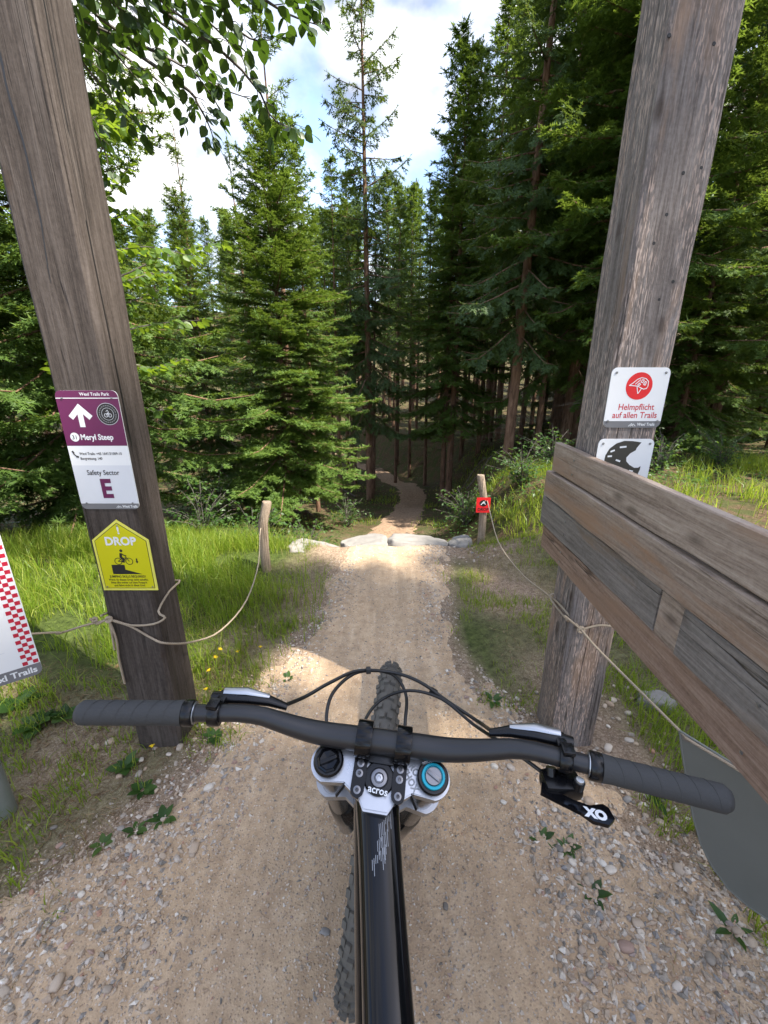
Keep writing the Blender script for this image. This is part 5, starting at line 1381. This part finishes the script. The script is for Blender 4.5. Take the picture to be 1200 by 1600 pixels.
# direct-mount stem: two arms, bridge, bar clamps
BARL = Vector((0, .038, .024))
stem = fk(MB().box((0, .030, .004), (.034, .030, .012), .003).box((0, BARL.y, BARL.z - .012), (.052, .03, .014), .004), 'stem_bridge', 'blackalu')
for sg in (-1, 1):
    x_ = sg * .0255
    arm = fk(MB().prism([(x_ - .0085, .045), (x_ + .0085, .045), (x_ + .0085, -.017)] + [(x_ + .0085 * math.cos(R(a)), -.017 + .0085 * math.sin(R(a))) for a in range(0, -181, -30)][1:-1] + [(x_ - .0085, -.017)], .0005, .0105)
             .lathe([(.0222, x_ - .0098), (.0226, x_ - .008), (.0226, x_ + .008), (.0222, x_ + .0098)], 28, 'x', (0, BARL.y, BARL.z)), 'stem_clamp', 'gloss', stem)
    for yy_ in (.012, .001, -.017): fk(MB().lathe([(.0046, .0105), (.0046, .0118), (.0024, .0121), (.0022, .0105), (.0001, .0105)], 14, 'z', (x_, yy_, 0)), 'bolt', 'steelgrey', arm)
# handlebar in the steering frame of the upright bike, levelled
bc = MF @ BARL
yaw = Matrix.Rotation(R(-6.5), 4, 'Z'); ln = Matrix.Rotation(R(2.7), 4, 'Y')
MBAR = Matrix.Translation(bc) @ yaw @ ln
def hb_(mb, name, mat, parent=None, smooth=40): return mb.xf(MBAR).build(name, M[mat], parent or bike, smooth=smooth, sub=BS)
def barp(s):
    a = abs(s)
    up = .026 * float(sstep(.06, .20, a)) + .012 * max(0, a - .2); bk = -.004 * float(sstep(.05, .15, a)) - .17 * max(0, a - .16)
    return Vector((s, bk, up))
ss = np.concatenate([np.linspace(-.382, -.03, 34), np.linspace(.03, .382, 34)])
def barr(s): a = abs(s); return .0152 - .0045 * float(sstep(.045, .20, a))
bar = hb_(MB().tube([barp(s) for s in ss], [barr(s) for s in ss], 20), 'handlebar', 'barblack', smooth=50)
for sg in (-1, 1):
    gs = np.linspace(.258, .386, 24)
    prof = [.0149 + .00015 * math.sin(k * 1.9) for k in range(24)]; prof[0] = .0158; prof[1] = .0155; prof[-2] = .0148; prof[-1] = .011
    gripo = hb_(MB().tube([barp(sg * s) for s in gs], prof, 22), 'grip', 'rubber', smooth=60)
    rb = MB()
    for k in range(6):                                    # raised diagonal ribs
        pts_ = []
        for q in range(15):
            an = -1.2 + q / 14 * 4.3; s_ = .264 + .0185 * k + .014 * (q / 14); c = barp(sg * s_)
            pts_.append(c + Vector((0, math.cos(an), math.sin(an))) * .0149)
        rb.tube(pts_, .0007, 5)
    hb_(rb, 'grip_ribs', 'rubber', gripo, 60)
    def ringat(s0, s1, r_, nm, mt, par=None):
        return hb_(MB().tube([barp(sg * s) for s in (s0, s0 + .001, s1 - .001, s1)], [r_ * .95, r_, r_, r_ * .95], 22), nm, mt, par)
    ringat(.2450, .2578, .0162, 'lock_ring', 'blackalu'); ringat(.2434, .2449, .0140, 'silver_band', 'silver')
    # brake clamp, master cylinder and lever
    lev = ringat(.212, .226, .0158, 'brake_clamp', 'blackalu'); c0 = barp(sg * .219)
    hb_(MB().box(c0 + Vector((0, -.002, .0165)), (.014, .016, .006), .0015), 'clamp_hinge', 'blackalu', lev)
    body = [barp(sg * s) + Vector((0, .026 - .02 * (.235 - s), .002)) for s in (.235, .22, .19, .16, .135)]
    hb_(MB().tube(body, [.008, .0098, .0095, .0080, .005], 12, squash=(1, .8)).box(c0 + Vector((0, .020, .0)), (.013, .026, .018), .003), 'master_cylinder', 'blackalu', lev)
    hb_(MB().tube([body[1] + Vector((0, .004, .0075)), body[2] + Vector((0, .003, .0085)), body[3] + Vector((0, .002, .006))], [.0055, .0065, .003], 10, squash=(1, .5)), 'reservoir_cover', 'silver', lev)
    hb_(MB().tube([body[1] + Vector((0, .004, -.006)), barp(sg * .25) + Vector((0, .036, -.034)), barp(sg * .30) + Vector((0, .036, -.040)), barp(sg * .33) + Vector((0, .034, -.040))], [.006, .006, .005, .004], 10, squash=(1, .7)), 'brake_lever', 'blackalu', lev)
# shifter pod under the right side
sh_c = barp(.205)
shf = hb_(MB().box(sh_c + Vector((.012, -.012, -.030)), (.046, .030, .022), .008, Matrix.Rotation(.1, 4, 'Z')).tube([sh_c + Vector((.0, -.004, -.014)), sh_c + Vector((.0, -.014, -.030))], .006, 10).lathe([(.006, .0), (.006, .01)], 12, 'z', tuple(sh_c + Vector((.022, -.032, -.008)))), 'shifter', 'blackalu')
hb_(MB().lathe([(.0048, 0.0), (.0044, .0025), (.002, .003)], 10, 'z', tuple(sh_c + Vector((.022, -.032, .002)))), 'shifter_bolt', 'silver', shf)
pd = [(.008, -.036), (.022, -.046), (.040, -.054), (.056, -.058), (.072, -.054), (.077, -.058), (.079, -.070), (.070, -.078), (.054, -.076), (.044, -.068), (.026, -.060), (.004, -.050)]
hb_(MB().prism([(p[0] + sh_c.x - .020, p[1] + sh_c.y + .020) for p in pd], sh_c.z - .030, sh_c.z - .025), 'shift_paddle', 'gloss', shf, None)
ob = text('XO', .0145, 0, 0, 0, 'white', bike, 'CENTER', .0010); ob.matrix_basis = Matrix.Translation((0, -.2, 0)) @ MBAR @ Matrix.Translation((sh_c.x + .039, sh_c.y - .0525, sh_c.z - .0246)) @ Matrix.Rotation(-.12, 4, 'Z')
# cables, from their pixel runs in front of the bar
def cable(pts_, r_, nm): MB().tube([tuple(p) for p in smooth_path(pts_, 48)], r_, 8).build(nm, M['cable'], bike, smooth=60, sub=BS)
LH, RH = MBAR @ (barp(-.14) + Vector((0, .0242, .002))), MBAR @ (barp(.14) + Vector((0, .0242, .002)))
cable([LH, at_y(478, 1088, .50), at_y(515, 1067, .53), at_y(560, 1048, .56), at_y(612, 1053, .57), at_y(634, 1085, .55), at_y(633, 1130, .50), at_y(630, 1185, .47)], .0027, 'brake_hose')
cable([RH, at_y(748, 1128, .50), at_y(700, 1096, .53), at_y(655, 1065, .55), at_y(610, 1050, .57), at_y(560, 1050, .56), at_y(525, 1076, .53), at_y(511, 1110, .50), at_y(512, 1160, .46), at_y(520, 1215, .43)], .0027, 'rear_brake_hose')
cable([MBAR @ (sh_c + Vector((-.005, .0, -.03))), MBAR @ (barp(.16) + Vector((0, .018, -.018))), at_y(740, 1132, .49), at_y(690, 1092, .53), at_y(640, 1079, .54), at_y(598, 1092, .54), at_y(572, 1122, .51), at_y(562, 1165, .46), at_y(560, 1220, .42)], .0024, 'gear_cable')
MB().tube([at_y(572, 1047.5, .562), at_y(579, 1047, .563)], .0058, 8).build('cable_clip', M['cable'], bike, sub=BS)
MB().tube([at_y(672, 1078, .545), at_y(682, 1084, .54)], .0055, 8).build('cable_clip', M['cable'], bike, sub=BS)
# wheels
AXL = MF @ Vector((0, .062, -.7775))
def wheel(mtx, name):
    w = MB(); Rw, rt = .345, .030
    prof = [(Rw + rt * 1.02 * math.sin(a) , rt * math.cos(a)) for a in np.linspace(-.6, math.pi + .6, 18)]
    V, F = [], []; n = len(prof); S_ = 72
    for k in range(S_):
        t = 2 * math.pi * k / S_
        for (r_, x_) in prof: V.append((x_, r_ * math.cos(t), r_ * math.sin(t)))
    for k in range(S_):
        for q in range(n - 1): F.append((k * n + q, k * n + q + 1, ((k + 1) % S_) * n + q + 1, ((k + 1) % S_) * n + q))
    w.add(V, F)
    root = w.xf(mtx).build('tyre', M['tyre'], bike, sub=BS); root.name = name
    kb = MB()
    for k in range(84):
        t = 2 * math.pi * k / 84
        rows = ((-.027, .358, .011), (.027, .358, .011), (-.0085, .377, .013), (.0085, .377, .013)) if k % 2 else ((-.0245, .363, .010), (.0245, .363, .010), (-.015, .3735, .010), (.015, .3735, .010))
        for (x_, r_, wd) in rows:
            m_ = Matrix.Rotation(t, 4, 'X') @ Matrix.Translation((x_, 0, r_)) @ Matrix.Rotation(math.atan2(x_, .034), 4, 'Y')
            kb.box((0, 0, 0), (wd, .015, .009), 0, m_)
    kb.xf(mtx).build('tread', M['tyre'], root, smooth=None, sub=(0, 0, 0) if root.parent is None else BS)
    MB().lathe([(.306, -.014), (.328, -.015), (.328, .015), (.306, .014), (.302, .0)], 60, 'x').xf(mtx).build('rim', M['blackalu'], root, sub=BS)
    MB().lathe([(.010, -.055), (.022, -.035), (.016, 0), (.022, .035), (.010, .055)], 20, 'x').xf(mtx).build('hub', M['blackalu'], root, sub=BS)
    sp = MB()
    for k in range(28):
        t = 2 * math.pi * k / 28; sg = 1 if k % 2 else -1; t2 = t + (.5 if (k // 2) % 2 else -.5)
        sp.tube([(sg * .03, .02 * math.cos(t2), .02 * math.sin(t2)), (0, .306 * math.cos(t), .306 * math.sin(t))], .0011, 4, False)
    sp.xf(mtx).build('spokes', M['blackalu'], root, sub=BS)['kind'] = 'stuff'
    return root
mfw = MF.copy(); mfw.translation = AXL
wheel(mfw, 'front_wheel')
RAX = Vector((0, AXL.y - 1.27, .377))
wheel(FRM @ Matrix.Translation(RAX), 'rear_wheel')
# frame
def section_tube(path, ws, hs_, pw=2.6, n=20):
    mb = MB(); V, F = [], []; P = [Vector(p) for p in path]; m = len(P)
    for i, p in enumerate(P):
        t = (P[min(i + 1, m - 1)] - P[max(i - 1, 0)]).normalized(); a = Vector((1, 0, 0)); b = t.cross(a).normalized()
        if b.z < 0: b = -b
        for k in range(n):
            an = 2 * math.pi * k / n; c, s_ = math.cos(an), math.sin(an)
            V.append(p + a * (math.copysign(abs(c) ** (2 / pw), c) * ws[i] / 2) + b * (math.copysign(abs(s_) ** (2 / pw), s_) * hs_[i] / 2))
    for i in range(m - 1):
        for k in range(n): F.append((i * n + k, i * n + (k + 1) % n, (i + 1) * n + (k + 1) % n, (i + 1) * n + k))
    F.append(tuple(range(n))[::-1]); F.append(tuple((m - 1) * n + k for k in range(n)))
    return mb.add(V, F)
ax_d = Vector((0, -math.sin(TH), math.cos(TH))); BB = Vector((0, -.01, .35))
ht0, ht1 = HEAD - ax_d * .128, HEAD - ax_d * .030
fr(MB().tube([ht0, ht0 + ax_d * .012, ht1 - ax_d * .012, ht1], [.030, .027, .026, .029], 24), 'head_tube', 'gloss')
T0 = HEAD - ax_d * .058 + Vector((0, -.018, 0)); T1 = Vector((0, -.19, .70))
tts = [0, .06, .12, .2, .35, .6, 1]
ttp = [T0.lerp(T1, t) + Vector((0, 0, .012 * math.sin(math.pi * t))) for t in tts]
ttw, tth = [.058, .054, .052, .0515, .052, .050, .042], [.066, .062, .058, .054, .05, .045, .04]
tt = fr(section_tube(ttp, ttw, tth, 3.2, 28), 'top_tube', 'gloss', None, 60)
fr(section_tube([HEAD - ax_d * .10 + Vector((0, -.01, 0)), Vector((0, .22, .66)), BB], [.060, .062, .066], [.085, .075, .07], 2.8), 'down_tube', 'gloss', None, 60)
fr(section_tube([BB, Vector((0, -.10, .55)), T1 + Vector((0, -.02, .06))], [.05, .042, .042], [.06, .05, .05]), 'seat_tube', 'gloss', None, 60)
fr(MB().tube([T1 + Vector((0, -.02, .03)), T1 + Vector((0, -.065, .19))], .0155, 16), 'seat_post', 'blackalu')
sdl = MB(); sc_ = T1 + Vector((0, -.06, .21))
sdl.tube([sc_ + Vector((0, y_, z_)) for y_, z_ in ((.15, -.004), (.10, .004), (.02, .006), (-.05, .012), (-.10, .02), (-.125, .012))], [.012, .02, .034, .062, .068, .045], 18, True, (1, .34)); fr(sdl, 'saddle', 'rubber', None, 60)
for sg in (-1, 1):
    fr(MB().tube([BB + Vector((sg * .03, -.02, .02)), Vector((sg * .055, -.2, .36)), Vector((sg * .072, RAX.y, RAX.z))], [.017, .015, .013], 12), 'chainstay', 'gloss')
    fr(MB().tube([T1 + Vector((sg * .022, .06, -.06)), Vector((sg * .05, -.24, .56)), Vector((sg * .072, RAX.y, RAX.z))], [.016, .014, .012], 12), 'seat_stay', 'gloss')
    ck_ = fr(MB().tube([BB + Vector((sg * .06, 0, 0)), BB + Vector((sg * .085, sg * .165, .0))], [.015, .012], 12, True, (1, .7)), 'crank', 'blackalu')
    fr(MB().box(BB + Vector((sg * .145, sg * .165, 0)), (.1, .1, .016), .005), 'pedal', 'blackalu', ck_)
fr(MB().lathe([(.028, -.045), (.028, .045)], 20, 'x', tuple(BB)), 'bottom_bracket', 'blackalu')
# pale bar-code decal down the top tube, lying on its upper face
dcl = MB(); rr = np.random.default_rng(9)
tdir = (T1 - T0).normalized(); nb_ = tdir.cross(Vector((1, 0, 0))).normalized(); nb_ = nb_ if nb_.z > 0 else -nb_
Lt = (T1 - T0).length
def on_tt(s, x_):
    t = s / Lt; p = T0.lerp(T1, t) + Vector((0, 0, .012 * math.sin(math.pi * t))); h_ = float(np.interp(t, tts, tth)) / 2; w_ = float(np.interp(t, tts, ttw)) / 2
    return p + nb_ * (h_ * (1 - min(.98, abs(x_) / w_) ** 3.2) ** (1 / 3.2) + .0004) + Vector((x_, 0, 0))
for (s0, x0_, nl_, ll) in ((.034, .003, 8, .016), (.050, -.001, 7, .018), (.068, -.006, 9, .016)):
    for k in range(nl_):
        xx = x0_ + .0021 * (k - nl_ / 2) + .004; l_ = ll * rr.uniform(.4, 1.0) * (1.5 if k in (1, nl_ - 3) else 1); a0 = s0 - .0016 * k + rr.uniform(-.001, .001)
        dcl.add([on_tt(a0, xx - .00035), on_tt(a0, xx + .00035), on_tt(a0 + l_, xx + .00035), on_tt(a0 + l_, xx - .00035)], [(0, 1, 2, 3)])
fr(dcl, 'decal', 'decal', tt, None)
